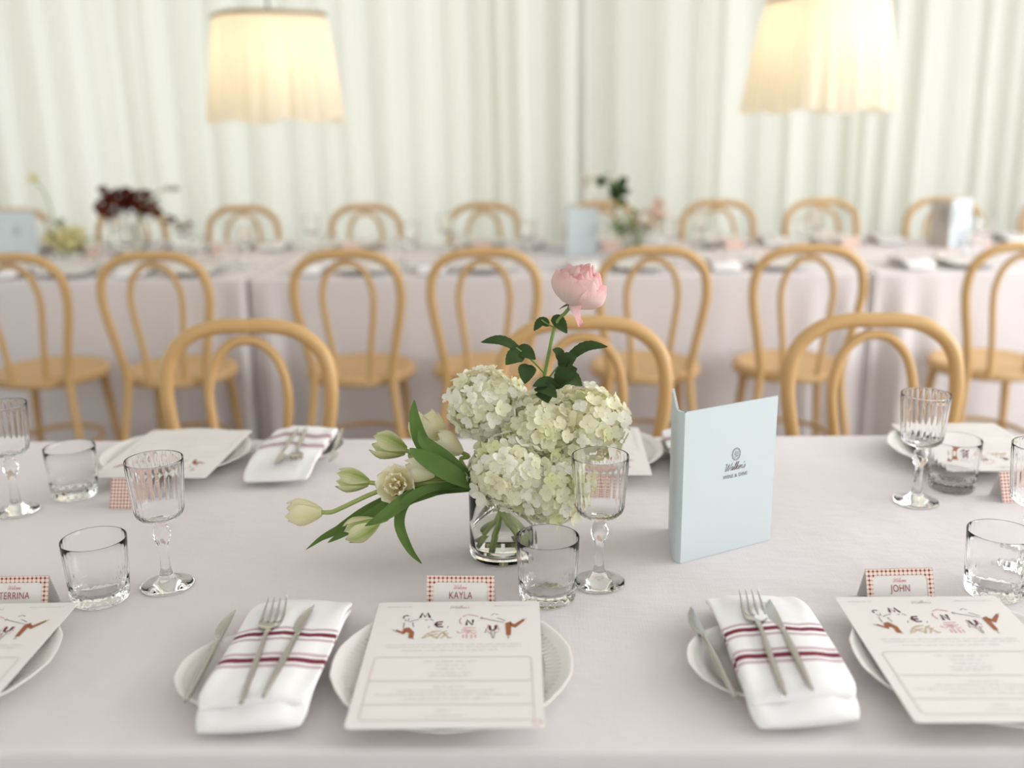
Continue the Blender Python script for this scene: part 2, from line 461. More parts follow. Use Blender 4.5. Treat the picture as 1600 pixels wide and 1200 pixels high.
def curtain(x0, x1, label, seed, cy=6.3, top=3.06):
    r = random.Random(seed)
    # warped pleats: cumulative phase with irregular pleat widths
    xs = np.linspace(x0, x1, int((x1 - x0) * 130))
    ph = [0.0]; target = r.uniform(.10, .2); nextx = x0
    amp = r.uniform(.03, .06); A = [amp]
    wcur = r.choice((.10, .14, .18, .24, .30)) * r.uniform(.85, 1.1)
    for i in range(1, len(xs)):
        dx = xs[i] - xs[i - 1]
        ph.append(ph[-1] + dx / wcur)
        if int(ph[-1]) != int(ph[-2]):
            wcur = r.choice((.10, .14, .18, .24, .30)) * r.uniform(.85, 1.1); amp = r.uniform(.025, .075)
        A.append(A[-1] * .9 + amp * .1)
    rows = []
    zs = [0.02, .5, 1.0, 1.5, 2.0, 2.5, 2.9, top]
    for zi, z in enumerate(zs):
        k = 1.0 - .25 * (z / top)
        rows.append([(xs[i] + .006 * math.sin(z * 2 + ph[i]), cy + k * A[i] * (math.sin(2 * PI * ph[i]) + .35 * math.sin(4 * PI * ph[i] + 1.0 + .15 * z)), z) for i in range(len(xs))])
    m = MB(); m.grid(rows)
    o = m.build('curtain', 'curtain_fabric')
    return tag(o, label, 'curtain', 'sheer pleated curtains along the back windows')
curtain(-3.85, 0.30, 'white pleated sheer curtain behind the hanging lamp over the dark red flowers', 3)
curtain(0.34, 3.85, 'white pleated sheer curtain right of the seam, behind the lamp near the standing grey menu', 11)
mb = MB(); tube(mb, [(-3.9, 6.3, 3.07), (3.9, 6.3, 3.07)], .014, 10)
tag(mb.build('curtain_rail', 'brass'), 'metal curtain rail along the ceiling above the white curtains', 'curtain rail')

# ------------------------------------------------------------------ tablecloths
def tablecloth(name, x0, x1, y0, y1, label, folds, push_back=0.0, push_front=0.0, group=None, seed=1):
    r = random.Random(seed); cr = .02
    per = []
    def edge(ax, ay, bx, by, nx, ny):
        L = math.hypot(bx - ax, by - ay); n = max(2, int(L / .012))
        for i in range(n): per.append((ax + (bx - ax) * i / n, ay + (by - ay) * i / n, nx, ny))
    def corner(cx, cy, a0):
        for i in range(8):
            a = a0 + (PI / 2) * i / 8
            per.append((cx + cr * math.cos(a), cy + cr * math.sin(a), math.cos(a), math.sin(a)))
    edge(x0 + cr, y0, x1 - cr, y0, 0, -1); corner(x1 - cr, y0 + cr, -PI / 2)
    edge(x1, y0 + cr, x1, y1 - cr, 1, 0); corner(x1 - cr, y1 - cr, 0)
    edge(x1 - cr, y1, x0 + cr, y1, 0, 1); corner(x0 + cr, y1 - cr, PI / 2)
    edge(x0, y1 - cr, x0, y0 + cr, -1, 0); corner(x0 + cr, y0 + cr, PI)
    ph = [r.uniform(0, 6.28) for _ in range(6)]
    rows = []
    # top inset rings
    for ins, dz in ((.016, 0), (.011, 0)):
        rows.append([(p[0] - p[2] * ins, p[1] - p[3] * ins, TZ + dz) for p in per])
    rr = .008
    for a in (0, 30, 60, 90):
        rows.append([(p[0] - p[2] * rr * (1 - math.sin(R(a))), p[1] - p[3] * rr * (1 - math.sin(R(a))), TZ - rr * (1 - math.cos(R(a)))) for p in per])
    zs = list(np.linspace(TZ - .03, .015, 14))
    for z in zs:
        d = (TZ - z) / TZ; row = []
        for (px, py, nx, ny) in per:
            s = px + 1.7 * py
            ec = min(abs(px - x0), abs(px - x1))
            k = (folds * (.35 + 3.0 * math.exp(-(ec / .19) ** 2)) if ny < 0 else folds * .3) if abs(ny) > .5 else folds * .3
            f = (math.sin(s * 21 + ph[0] + .5 * math.sin(s * 3.1)) + .6 * math.sin(s * 37 + ph[1]) + .5 * math.sin(s * 9 + ph[2]))
            if ec < .3 and ny < -.5: f = f * .5 + 1.1 * math.sin(s * 46 + ph[3])
            off = k * f * min(1, d * 1.6) ** .8 + .010 * d
            pb = push_back if ny >= .97 else (push_front if ny < -.5 else 0)
            off -= pb * min(1, max(0, d) / .3) ** 1.2
            wb = min(1, max(0, (py - y1 + .25) / .25)) if abs(ny) < .97 else 0
            py_ = py - push_back * wb * min(1, d / .3) ** 1.2 if abs(ny) < .97 else py
            row.append((px + nx * (off if abs(ny) > .97 else min(off, .004)), py_ + ny * off, z))
        rows.append(row)
    m = MB(); m.grid(rows, closed_v=True)
    n = len(per)
    m.f.append(tuple(range(n)))
    m.f = [f[::-1] for f in m.f]
    o = m.build(name, 'linen')
    bm = bmesh.new(); bm.from_mesh(o.data); bmesh.ops.recalc_face_normals(bm, faces=bm.faces); bm.to_mesh(o.data); bm.free()
    return tag(o, label, 'tablecloth', group)
NY0, NY1 = 0.811, 1.763
tablecloth('tablecloth', -1.75, 1.85, NY0, NY1, 'pale linen tablecloth under the laid near table with the tulip and hydrangea vase', .008, push_back=.15, seed=4)
MY0, MY1 = 3.72, 4.76
S1, S2 = -1.075, 1.275
tablecloth('tablecloth', -3.3, S1 - .007, MY0, MY1, 'linen tablecloth of the back table section carrying the dark red flowers', .011, push_back=.17, group='back table linens', seed=5)
tablecloth('tablecloth', S1 + .007, S2 - .007, MY0, MY1, 'linen tablecloth of the middle section of the back table, between the two cloth seams', .008, push_back=.17, group='back table linens', seed=6)
tablecloth('tablecloth', S2 + .007, 3.3, MY0, MY1, 'linen tablecloth of the back table section under the half-open grey and white standing menu', .008, push_back=.17, group='back table linens', seed=8)

# ------------------------------------------------------------------ chairs
CHG = 'bentwood chairs along the two tables'
def make_chair(label):
    t = thing('bentwood_chair', label, 'chair', group=CHG)
    def yb(z):
        return -.180 - (z - .46) / .455 * .045 if z >= .46 else -.180 - (.46 - z) * .14
    half = [(-.185, 0), (-.160, .24), (-.134, .46), (-.148, .58), (-.170, .70), (-.1755, .775), (-.160, .842), (-.110, .886), (-.05, .9)]
    pts = half + [(0, .9)] + [(-x, z) for x, z in half[::-1]]
    P = catmull([(x, yb(z), z) for x, z in pts], 7)
    m = MB(); tube(m, P, lambda u: .0125 + .0035 * math.sin(PI * u), 14); m.build('back_frame', 'beech', t)
    half = [(-.057, .455), (-.066, .58), (-.081, .70), (-.0835, .765), (-.068, .825), (-.035, .862)]
    pts = half + [(0, .871)] + [(-x, z) for x, z in half[::-1]]
    P = catmull([(x, yb(z) + .004, z) for x, z in pts], 7)
    m = MB(); tube(m, P, .0105, 12); m.build('inner_hoop', 'beech', t)
    m = MB()
    lathe(m, [(0.001, .466), (.10, .466), (.150, .470), (.165, .476), (.180, .478), (.190, .474), (.194, .464), (.194, .450), (.190, .442), (.175, .440), (.001, .440)], 56)
    outward(m.build('seat', 'beech_seat', t))
    for s in (-1, 1):
        m = MB(); tube(m, catmull([(s * .128, .115, .452), (s * .140, .135, .3), (s * .150, .15, .15), (s * .160, .172, 0)], 5), lambda u: .0165 - .005 * u, 12)
        m.build('leg', 'beech', t)
    m = MB(); tube(m, [(.150 * math.cos(a), -.035 + .178 * math.sin(a), .215) for a in np.linspace(0, 2 * PI, 49)[:-1]], .0095, 10, closed=True)
    m.build('leg_ring', 'beech', t)
    return t
proto = None
def chair(u, v, Y, face, label, rz=0):
    """u, v: the top of the hoop; Y: distance of the hoop"""
    global proto
    p = at(u, v, Y); s = 1 if face == 'away' else -1
    loc = (p.x, Y + s * .222, 0)
    ang = (0 if s > 0 else PI) + R(rz)
    if proto is None:
        proto = make_chair(label); proto.location = loc; proto.rotation_euler = (0, 0, ang)
    else: dup(proto, loc, ang, label)
    return loc
NC = [(385, 499, 'bentwood chair tucked across the near table behind the left folded napkin', 1), (908, 495, 'bentwood chair across the near table directly behind the pink flower and hydrangeas', -1), (1366, 487, 'bentwood chair across the near table behind the stemmed glass right of the pale blue menu', -1)]
for u, v, l, rz in NC: chair(u, v, 2.055, 'toward', l, rz)
MC = [(5, 400, 2), (228, 393, 3), (536, 388, 1), (755, 385, 0), (1024, 384, -1), (1272, 382, -2), (1612, 378, -2)]
ML = ['leftmost middle-row chair, cut by the photo edge, below the yellow flowers',
      'middle-row chair left of the left cloth seam, below the dark red flowers',
      'third middle-row chair from the left, standing just right of the left cloth seam',
      'fourth chair from the left in the middle row, seen directly above the white hydrangeas',
      'middle-row chair just right of the pink flower, fifth from the left',
      'sixth middle-row chair from the left, above the pale blue menu folder',
      'last middle-row chair on the right, cut by the photo edge']
for (u, v, rz), l in zip(MC, ML): chair(u, v, 3.22, 'away', l, rz)
FC = [(22, 322), (200, 325), (380, 323), (566, 317), (756, 319), (940, 317), (1118, 314), (1285, 310), (1472, 302), (1655, 303)]
FL = ['far-row chair against the curtain behind the leftmost pale blue standing menu',
      'far-row chair mostly hidden behind the dark red flowers',
      'far-row chair just right of the trailing dark red branch, under the left lamp',
      'far-row chair below and right of the left lamp, second from the dark red flowers',
      'far-row chair left of the standing blue menu in the middle of the back table',
      'far-row chair hidden behind the standing blue menu and the mixed flowers at the middle',
      'far-row chair just right of the pink and white mixed flowers',
      'far-row chair under the right lamp, left of the half-open grey menu',
      'far-row chair directly behind the half-open grey and white standing menu',
      'far-row chair at the far right, cut by the photo edge']
for (u, v), l in zip(FC, FL): chair(u, v, 5.03, 'toward', l, rng.uniform(-4, 4))

# ------------------------------------------------------------------ hanging lamps
def lamp(u, vb, Y, ht, wt, wb, rz, label, seed):
    p = at(u, vb, Y); r = random.Random(seed)
    t = thing('pendant_lamp', label, 'lamp', (p.x, p.y, p.z), rz, 'hanging fabric lamps over the back table')
    nseg = 220
    def se(a, w):     # rounded square plan
        c, s = math.cos(a), math.sin(a); n = 3.4
        return w / ((abs(c) ** n + abs(s) ** n) ** (1 / n))
    ph = [r.uniform(0, 6.28) for _ in range(4)]
    rows = []
    for j in range(15):
        q = j / 14; z = ht * (1 - q); row = []
        w = wt + (wb - wt) * (q ** .8)
        for k in range(nseg):
            a = 2 * PI * k / nseg
            pl = .0045 * math.sin(58 * a + ph[0]) + q * (.014 * math.sin(9 * a + ph[1]) + .008 * math.sin(17 * a + ph[2]) + .006 * math.sin(29 * a + ph[3]))
            rad = se(a, w) + pl
            zz = z + (q ** 4) * .012 * math.sin(7 * a + ph[2])
            row.append((rad * math.cos(a), rad * math.sin(a), zz))
        rows.append(row)
    m = MB(); m.grid(rows, closed_v=True); m.build('lamp_shade', 'lamp_fabric', t)
    m = MB(); tube(m, [(se(a, wt + .004) * math.cos(a), se(a, wt + .004) * math.sin(a), ht) for a in np.linspace(0, 2 * PI, 97)[:-1]], .008, 8, closed=True)
    for i in range(2):
        a = PI / 4 + i * PI / 2; w = se(a, wt)
        tube(m, [(-w * math.cos(a), -w * math.sin(a), ht), (w * math.cos(a), w * math.sin(a), ht)], .004, 6)
    m.build('shade_frame', 'brass', t)
    m = MB(); lathe(m, [(.0005, ht - .205), (.022, ht - .195), (.032, ht - .165), (.026, ht - .13), (.014, ht - .11), (.0005, ht - .108)], 20)
    m.build('bulb', 'bulb_glow', t)
    m = MB(); lathe(m, [(.001, ht - .11), (.018, ht - .105), (.018, ht - .03), (.008, ht + .03), (.001, ht + .032)], 16); m.build('lamp_holder', 'brass', t)
    m = MB(); tube(m, [(0, 0, ht + .02), (0, 0, RZ - p.z - .03)], .005, 8); m.build('cord', 'dark_cord', t)
    m = MB(); lathe(m, [(.001, RZ - p.z - .045), (.05, RZ - p.z - .04), (.055, RZ - p.z), (.001, RZ - p.z)], 24); m.build('ceiling_rose', 'brass', t)
lamp(431, 190, 4.35, .420, .212, .256, R(28), 'lit cream gathered fabric pendant lamp hanging above the dark red flowers, left of the two', 2)
lamp(1281, 174, 4.35, .442, .205, .268, R(20), 'lit cream gathered fabric pendant lamp hanging right of the curtain seam, right of the two', 5)

# ------------------------------------------------------------------ glassware
def make_goblet(label):
    t = thing('stemmed_glass', label, 'glass')
    nb = 26
    prof = [(.0005, 0), (.030, 0), (.0325, .001), (.033, .0022), (.028, .0034), (.0185, .0048), (.0125, .0085), (.0088, .0145), (.0062, .026), (.0055, .044),
            (.0060, .056), (.0085, .062), (.0102, .068), (.0105, .074), (.0085, .080), (.0060, .084), (.0078, .0875), (.0150, .0905), (.0240, .094), (.0285, .0985), (.0300, .104),
            (.0312, .115), (.0325, .130), (.0338, .146), (.0348, .160), (.0352, .169), (.0351, .1706), (.0349, .1708), (.0347, .1702),
            (.0343, .160), (.0330, .146), (.0316, .130), (.0302, .115), (.0289, .1055), (.0262, .1000), (.018, .0965), (.0005, .0950)]
    def mod(r, z, a, i):
        if 16 < i < 25: return r + .0007 * abs(math.cos(nb * a / 2)) - .0003
        if 10 < i < 15: return r * (1 + .10 * math.cos(8 * a + (z * 400)))
        return r
    m = MB(); lathe(m, prof, 156, mod)
    outward(m.build('glass_body', 'glass', t))
    return t
def make_tumbler(label):
    t = thing('tumbler', label, 'glass')
    prof = [(.0005, .001), (.028, .001), (.031, .000), (.0335, .002), *[(.0340 + .0022 * (i / 14) ** .6, .004 + .0021 * i) for i in range(14)], (.0362, .034),
            (.0368, .046), (.0376, .060), (.0384, .074), (.0387, .0803), (.0385, .0811), (.0382, .0807), (.0376, .066), (.0361, .048), (.0353, .034), (.0345, .022), (.0320, .0155), (.020, .0125), (.0005, .012)]
    nb = 32
    def mod(r, z, a, i):
        if 3 < i < 18:
            k = min(1, (i - 3) / 3, (18 - i) / 3)
            return r + k * .0016 * (max(abs(math.cos(9 * a + (z - .004) * 180)), abs(math.cos(9 * a - (z - .004) * 180))) - .75)
        if 18 <= i < 22: return r + .0006 * abs(math.cos(nb * a / 2)) * (1 - (i - 18) / 5)
        return r
    m = MB(); lathe(m, prof, 160, mod)
    outward(m.build('glass_body', 'glass', t))
    return t
GG = 'stemmed glasses on the near table'; TG = 'tumblers on the near table'
def tp(u, v, z=TZ): 
    p = on(u, v, z); return (p.x, p.y, z + .0005)
gob = make_goblet('ribbed stemmed glass standing left of the vase, above the left folded napkin'); gob.location = tp(262, 915); gob['group'] = GG
dup(gob, tp(936, 911), .3, 'ribbed stemmed glass in front of the green hydrangea, beside the short tumbler at the vase')
dup(gob, tp(1431, 784), .5, 'ribbed stemmed glass in front of the far chair right of the pale blue menu')
dup(gob, tp(27, 799), .9, 'ribbed stemmed glass at the left edge, left of a short tumbler')
dup(gob, tp(1604, 892), 1.1, 'ribbed stemmed glass cut by the right edge, behind the low right tumbler')
tum = make_tumbler('short facet-based tumbler behind the left menu, nearest the left goblet foot'); tum.location = tp(158, 936); tum['group'] = TG
dup(tum, tp(118, 774), .3, 'short tumbler between the far left menu and the left-edge stemmed glass')
dup(tum, tp(856, 934), .6, 'short tumbler in front of the flower vase, behind the middle menu')
dup(tum, tp(1486, 763), .2, 'short tumbler on the far right menu side, right of a stemmed glass foot')
dup(tum, tp(1553, 926), .8, 'short tumbler behind the right menu, cut by the right edge')

# ------------------------------------------------------------------ plates
def make_plate(Rr, hgt, label, name='dinner_plate', group=None):
    t = thing(name, label, 'plate', group=group)
    k = Rr / .126
    prof = [(.001, .0045), (.070, .0045), (.078, .0055), (.084, .009), (.090, .0125), (.100, .0155), (.112, .0185), (.121, .0215), (.1255, .0235), (.127, .0235),
            (.1265, .0220), (.120, .0190), (.108, .0145), (.092, .0090), (.082, .0040), (.072, .0015), (.068, 0), (.062, 0), (.060, .0020), (.001, .0020)]
    prof = [(r * k, z * hgt) for r, z in prof]
    def mod(r, z, a, i):
        if r > .1 * k:
            q = (r / k - .1) / .026
            return r * (1 + q * (.009 * (abs(math.sin(7 * a)) ** .8 - .6) + .003 * math.cos(28 * a)))
        return r
    m = MB(); lathe(m, prof, 192, mod); outward(m.build('plate_body', 'ceramic', t))
    m = MB(); n = 90
    for i in range(n):       # embossed flutes round the inner rim
        a = 2 * PI * i / n; c, s = math.cos(a), math.sin(a)
        pts = []
        for rr, zz in ((.0985, .0151), (.1065, .0170), (.1145, .0194)):
            pts.append((rr * k * c, rr * k * s, zz * hgt - .0002))
        tube(m, pts, lambda u: .0009 * k, 6)
    m.build('rim_relief', 'ceramic', t)
    return t
PZ = TZ + .001
dp = make_plate(.125, 1.0, 'scalloped white dinner plate under the middle menu of the near side', group='dinner plates on the near table')
dp.location = (-.0855, .932, PZ)
PL = (-.638, .936); PRt = (.462, .938)
dup(dp, (PL[0], PL[1], PZ), .2, 'scalloped white dinner plate under the left menu, cut by the left edge')
dup(dp, (PRt[0], PRt[1], PZ), .4, 'scalloped white dinner plate under the right menu of the near side')
q1 = on(277, 707, TZ + .02); q2 = on(921, 702, TZ + .02); q3 = on(1508, 700, TZ + .02)
dup(dp, (q1.x, q1.y, PZ), .1, 'white dinner plate on the far side, under the upside-down menu behind the left stemmed glass')
dup(dp, (q2.x, q2.y, PZ), .3, 'white dinner plate on the far side, partly hidden by the hydrangeas')
dup(dp, (q3.x, q3.y, PZ), .5, 'white dinner plate on the far side, under the far right upside-down menu')
sp = make_plate(.076, .85, 'small scalloped side plate under the left striped napkin of the near side', 'side_plate', 'side plates on the near table')
p = on(393, 1049, TZ + .015); sp.location = (p.x, p.y, PZ); SPL = p.copy()
p = on(1188, 1036, TZ + .015); SPR = p.copy(); dup(sp, (p.x, p.y, PZ), .3, 'small scalloped side plate under the right striped napkin of the near side')
p = on(470, 700, TZ + .015); SPF = p.copy(); dup(sp, (p.x, p.y, PZ), .6, 'small side plate under the far striped napkin behind the tulips')
p = on(1100, 700, TZ + .015); SPB = p.copy(); dup(sp, (p.x, p.y, PZ), .8, 'small side plate hidden behind the pale blue standing menu')

# ------------------------------------------------------------------ menus
CW, CL = .187, .250
def homography(src):
    dst = [(-CW / 2, CL / 2), (CW / 2, CL / 2), (CW / 2, -CL / 2), (-CW / 2, -CL / 2)]
    A, b = [], []
    for (x, y), (X, Y) in zip(src, dst):
        A.append([x, y, 1, 0, 0, 0, -X * x, -X * y]); b.append(X)
        A.append([0, 0, 0, x, y, 1, -Y * x, -Y * y]); b.append(Y)
    h = np.linalg.solve(np.array(A, float), np.array(b, float))
    def f(x, y):
        w = h[6] * x + h[7] * y + 1
        return ((h[0] * x + h[1] * y + h[2]) / w, (h[3] * x + h[4] * y + h[5]) / w)
    return f
ART = homography([(333, 240), (1347, 238), (1351, 1021), (110, 1027)])   # drawing grid of the card's printed face
def A(*pts): return [ART(*p) for p in pts]
def rounded_rect(w, h, r, n=6):
    out = []
    for cx, cy, a0 in ((w / 2 - r, h / 2 - r, 0), (-w / 2 + r, h / 2 - r, 90), (-w / 2 + r, -h / 2 + r, 180), (w / 2 - r, -h / 2 + r, 270)):
        for i in range(n + 1):
            a = R(a0 + 90 * i / n); out.append((cx + r * math.cos(a), cy + r * math.sin(a)))
    return out
def scribble(mb, x0, x1, y, h, seed, w):
    """a line of very small print, too small to read: short upright strokes broken into words"""
    r = random.Random(seed); x = x0
    while x < x1 - h:
        wl = r.randint(3, 8)
        for k in range(wl):
            if x > x1 - h: break
            c = r.random()
            ribbon(mb, [(x, y), (x + (r.random() - .5) * h * .3, y + h)], w, Z1)
            if c < .6: ribbon(mb, [(x, y + h * r.choice((0, .5, 1))), (x + h * .55, y + h * r.choice((0, .5, 1)))], w, Z1)
            x += h * .95
        x += h * .8
Z1 = .0013
def make_menu(label):
    t = thing('menu_card', label, 'menu', group='printed menus on the near table')
    m = MB(); o = rounded_rect(CW, CL, .005); n = len(o); th = .0009
    m.add([(x, y, 0) for x, y in o] + [(x, y, th) for x, y in o], [tuple(range(n))[::-1], tuple(range(n, 2 * n))] + [(i, (i + 1) % n, n + (i + 1) % n, n + i) for i in range(n)])
    m.build('card', 'paper', t, smooth=False)
    # title letters
    m = MB(); w = .0027
    for s in ([(590, 342), (606, 312), (622, 338), (640, 311), (653, 341)], [(735, 368), (700, 370), (685, 384), (700, 398), (735, 400)], [(690, 384), (728, 383)],
              [(882, 391), (888, 357), (920, 390), (925, 356)], [(1028, 393), (1032, 420), (1048, 425), (1065, 415), (1068, 392)]):
        ribbon(m, catmull([(*a, 0) for a in A(*s)], 1), w, Z1)
    m.build('title_lettering', 'ink_plum', t, False)
    # rust trousers of the two dancing figures
    m = MB()
    poly(m, A((486, 408), (520, 402), (552, 432), (546, 470), (514, 470), (520, 440), (500, 428)), Z1)
    poly(m, A((486, 408), (506, 428), (486, 446), (432, 424), (438, 414), (476, 430)), Z1)
    m.build('printed_trousers', 'ink_rust', t, False); m = MB()
    poly(m, A((1128, 378), (1166, 368), (1164, 400), (1160, 455), (1132, 455)), Z1)
    poly(m, A((1150, 372), (1185, 385), (1240, 352), (1250, 362), (1190, 408), (1160, 396)), Z1)
    m.build('printed_trousers', 'ink_rust', t, False)
    m = MB()
    def dot(cx, cy, rx, ry, seg=10): poly(m, A(*[(cx + rx * math.cos(2 * PI * i / seg), cy - ry * math.sin(2 * PI * i / seg)) for i in range(seg)][::-1]), Z1)
    ribbon(m, A((486, 345), (490, 330), (505, 325), (520, 330)), .0022, Z1)          # dark hair
    for s in ([(1040, 328), (1060, 318), (1085, 325)], [(1240, 356), (1262, 350)], [(975, 340), (1000, 350), (1120, 375)], [(985, 352), (970, 344)], [(1075, 345), (1100, 352), (1130, 365)], [(1145, 456), (1142, 474), (1156, 470)], [(1080, 412), (1090, 420)], [(1035, 430), (1045, 475)], [(1060, 430), (1052, 475)]):
        ribbon(m, A(*s), .0009, Z1)
    m.build('printed_figure', 'ink_grey', t, False); m = MB()
    for s in ([(495, 350), (500, 362), (515, 360), (520, 345)], [(490, 372), (484, 404)], [(545, 372), (548, 402)], [(520, 368), (550, 358), (585, 352)], [(428, 424), (416, 414)], [(530, 470), (550, 476)],
              [(620, 352), (628, 358), (640, 352)], [(655, 350), (675, 360)], [(640, 408), (650, 396)], [(760, 408), (770, 398)], [(1010, 412), (996, 440)]):
        ribbon(m, A(*s), .0009, Z1)
    m.build('printed_figure', 'ink_grey', t, False)
    m = MB()
    for s in ([(850, 345), (838, 362), (850, 385)], [(860, 335), (900, 322), (960, 335)], [(860, 408), (940, 406)], [(845, 440), (870, 430), (885, 444), (905, 430), (925, 444), (945, 436)], [(850, 420), (940, 424)], [(860, 450), (860, 470)], [(882, 450), (882, 474)], [(912, 450), (912, 474)], [(938, 450), (936, 470)],
              [(820, 430), (838, 440)], [(1020, 388), (1016, 408)], [(1076, 388), (1082, 408)], [(1010, 430), (1040, 445)], [(1060, 440), (1085, 430)], [(880, 418), (890, 440), (902, 418)]):
        ribbon(m, A(*s), .0013, Z1)
    m.build('printed_pink_drawing', 'ink_pink', t, False)
    m = MB()
    for s in ([(600, 474), (640, 440), (690, 430)], [(615, 470), (660, 450), (700, 445)], [(690, 475), (720, 440), (760, 425)], [(720, 474), (750, 445), (770, 440)], [(640, 446), (700, 470)], [(760, 470), (790, 468)], [(730, 430), (770, 470)], [(660, 430), (720, 425)]):
        ribbon(m, A(*s), .0018, Z1)
    m.build('printed_bread_drawing', 'ink_sand', t, False)
    # printed frame
    m = MB(); fr = A((325, 590), (1265, 588), (1283, 600), (1290, 962), (1276, 975), (215, 978), (203, 966), (300, 604))
    ribbon(m, fr, .0008, Z1, closed=True)
    ribbon(m, A((268, 737), (1284, 737)), .0008, Z1); ribbon(m, A((232, 882), (1288, 882)), .0008, Z1)
    m.build('printed_frame', 'ink_rose', t, False)
    m = MB(); sd = 0
    for x0, x1, y in ((380, 1232, 512), (382, 1230, 528), (478, 910, 550), (690, 890, 642), (690, 885, 664), (645, 918, 688), (640, 900, 707), (450, 1080, 800), (300, 1225, 824), (488, 1035, 850), (612, 882, 950)):
        a, b = ART(x0, y), ART(x1, y); sd += 1; scribble(m, a[0], b[0], a[1] - .0008, .0019, sd, .00042)
    for x0, x1, y in ((387, 550, 272), (1065, 1285, 268)):
        a, b = ART(x0, y), ART(x1, y); sd += 1; scribble(m, a[0], b[0], a[1] - .0008, .0016, sd, .00045)
    m.build('small_print', 'ink_lilac', t, False)
    m = MB()
    c = ART(838, 278); script_into(m, "Walker's", .0032, c[0], c[1] - .002, .0006, Z1)
    for x0, x1, y in ((915, 980, 548),):
        a, b = ART(x0, y), ART(x1, y); scribble(m, a[0], b[0] + .02, a[1] - .001, .003, 60, .0005)
    for x0, x1, y in ((612, 980, 617), (672, 872, 775), (690, 820, 920)):
        a, b = ART(x0, y), ART(x1, y); sd += 1; scribble(m, a[0], b[0], a[1] - .0016, .0034, sd, .0005)
    m.build('printed_headings', 'ink_rose', t, False)
    m = MB(); c = ART(1308, 990)
    ribbon(m, [(c[0] + .004 * math.cos(a), c[1] + .004 * math.sin(a)) for a in np.linspace(0, 2 * PI, 17)[:-1]], .0009, Z1, closed=True)
    m.build('printed_stamp', 'ink_pink', t, False)
    return t
MZ = TZ + .0255
menu = make_menu('printed menu on the middle plate, in front of the central name card')
menu.location = (-.085, .934, MZ)
def menu_at(x, y, rz, label, tilt=0):
    o = dup(menu, (x, y, MZ), rz, label); o.rotation_euler = (tilt, 0, rz); return o
menu.rotation_euler = (0, 0, R(.6))
menu_at(.446, .942, R(.2), 'printed menu on the right plate, cut by the right edge, beside the right napkin')
menu_at(-.627, .934, R(1.5), 'printed menu on the left plate, cut by the left edge')
menu_at(-.609, 1.612, PI + R(-2), 'upside-down menu on the far plate left of the tulips, behind a stemmed glass')
menu_at(.098, 1.610, PI + R(-1), 'upside-down menu on the far plate behind the hydrangeas, left of the pale blue menu')
menu_at(.748, 1.618, PI + R(1), 'upside-down menu on the far right plate, behind a stemmed glass and tumbler')

# ------------------------------------------------------------------ name cards
NW, NH = .081, .047
def make_name_card(name_text, label):
    t = thing('name_card', label, 'name card', group='folded name cards on the near table')
    lean = R(24); dy = NH * math.sin(lean); hz = NH * math.cos(lean); th = .0006
    m = MB()     # tent of folded card: front leaf, back leaf
    for s in (1, -1):
        a = [(-NW / 2, -s * dy, 0), (NW / 2, -s * dy, 0), (NW / 2, 0, hz), (-NW / 2, 0, hz)]
        b = [(x, y + s * th * 1.3, z - .0002 * (z > .01)) for x, y, z in a]
        m.add(a + b, [(0, 1, 2, 3) if s > 0 else (3, 2, 1, 0), (7, 6, 5, 4) if s > 0 else (4, 5, 6, 7), (0, 4, 5, 1), (1, 5, 6, 2), (3, 7, 4, 0)])
    m.build('folded_card', 'paper', t, False)
    # printed front border (ring) in the front leaf's own plane
    def front(M_):
        return t
    rotf = Euler((PI / 2 - lean, 0, 0)); locf = Vector((0, -dy, 0)) + Vector((0, -math.cos(lean), math.sin(lean))) * .0004
    b = .0078; ow, oh = NW / 2, NH
    m = MB(); ih = .0078
    outer = [(-ow, 0), (ow, 0), (ow, oh), (-ow, oh)]
    inner = [(-ow + b, ih * 0), (ow - b, 0), (ow - b, oh - b - .003), (ow - b - .003, oh - b), (-ow + b + .003, oh - b), (-ow + b, oh - b - .003)]
    V = [(*p_, 0) for p_ in outer + inner]
    m.add(V, [(0, 4, 9, 3), (3, 9, 8), (3, 8, 7, 2), (2, 7, 6), (2, 6, 5, 1)])
    m.f = [f[::-1] for f in m.f]
    m.uv = [(v[0] + .0031, v[1]) for v in m.v]
    m.build('check_border', 'gingham', t, False, locf, rotf)
    m = MB(); text_into(m, name_text, .0084, 0, .0235, .0003, sx=.74, spacing=1.05, bold=-.004); m.build('name_lettering', 'ink_red', t, False, locf, rotf)
    m = MB(); script_into(m, 'Welcome',   .0024, -.001, .0312, .0004, .0003); m.build('welcome_lettering', 'ink_pink', t, False, locf, rotf)
    # back leaf printed all over with the check
    m = MB(); m.add([(-ow, 0, 0), (ow, 0, 0), (ow, oh, 0), (-ow, oh, 0)], [(0, 1, 2, 3)]); m.uv = [(v[0], v[1]) for v in m.v]
    locb = Vector((0, dy, 0)) + Vector((0, math.cos(lean), math.sin(lean))) * .0005
    m.build('check_back', 'gingham', t, False, locb, Euler((PI / 2 - lean, 0, PI)))
    return t
def nc_loc(u0, u1, v):
    p = (on(u0, v, TZ + .043) + on(u1, v, TZ + .043)) / 2
    return (p.x, p.y, TZ + .0005)
nk = make_name_card('KAYLA', 'folded name card with check border behind the middle menu, in front of the vase'); nk.location = nc_loc(667, 773, 900); nk.rotation_euler = (0, 0, R(-1))
nj = make_name_card('JOHN', 'folded name card with check border behind the right menu'); nj.location = nc_loc(1352, 1457, 889); nj.rotation_euler = (0, 0, R(2))
ntc = make_name_card('TERRINA', 'folded name card with check border behind the left menu'); x = nc_loc(-27, 76, 901); ntc.location = x; ntc.rotation_euler = (0, 0, R(1.5))
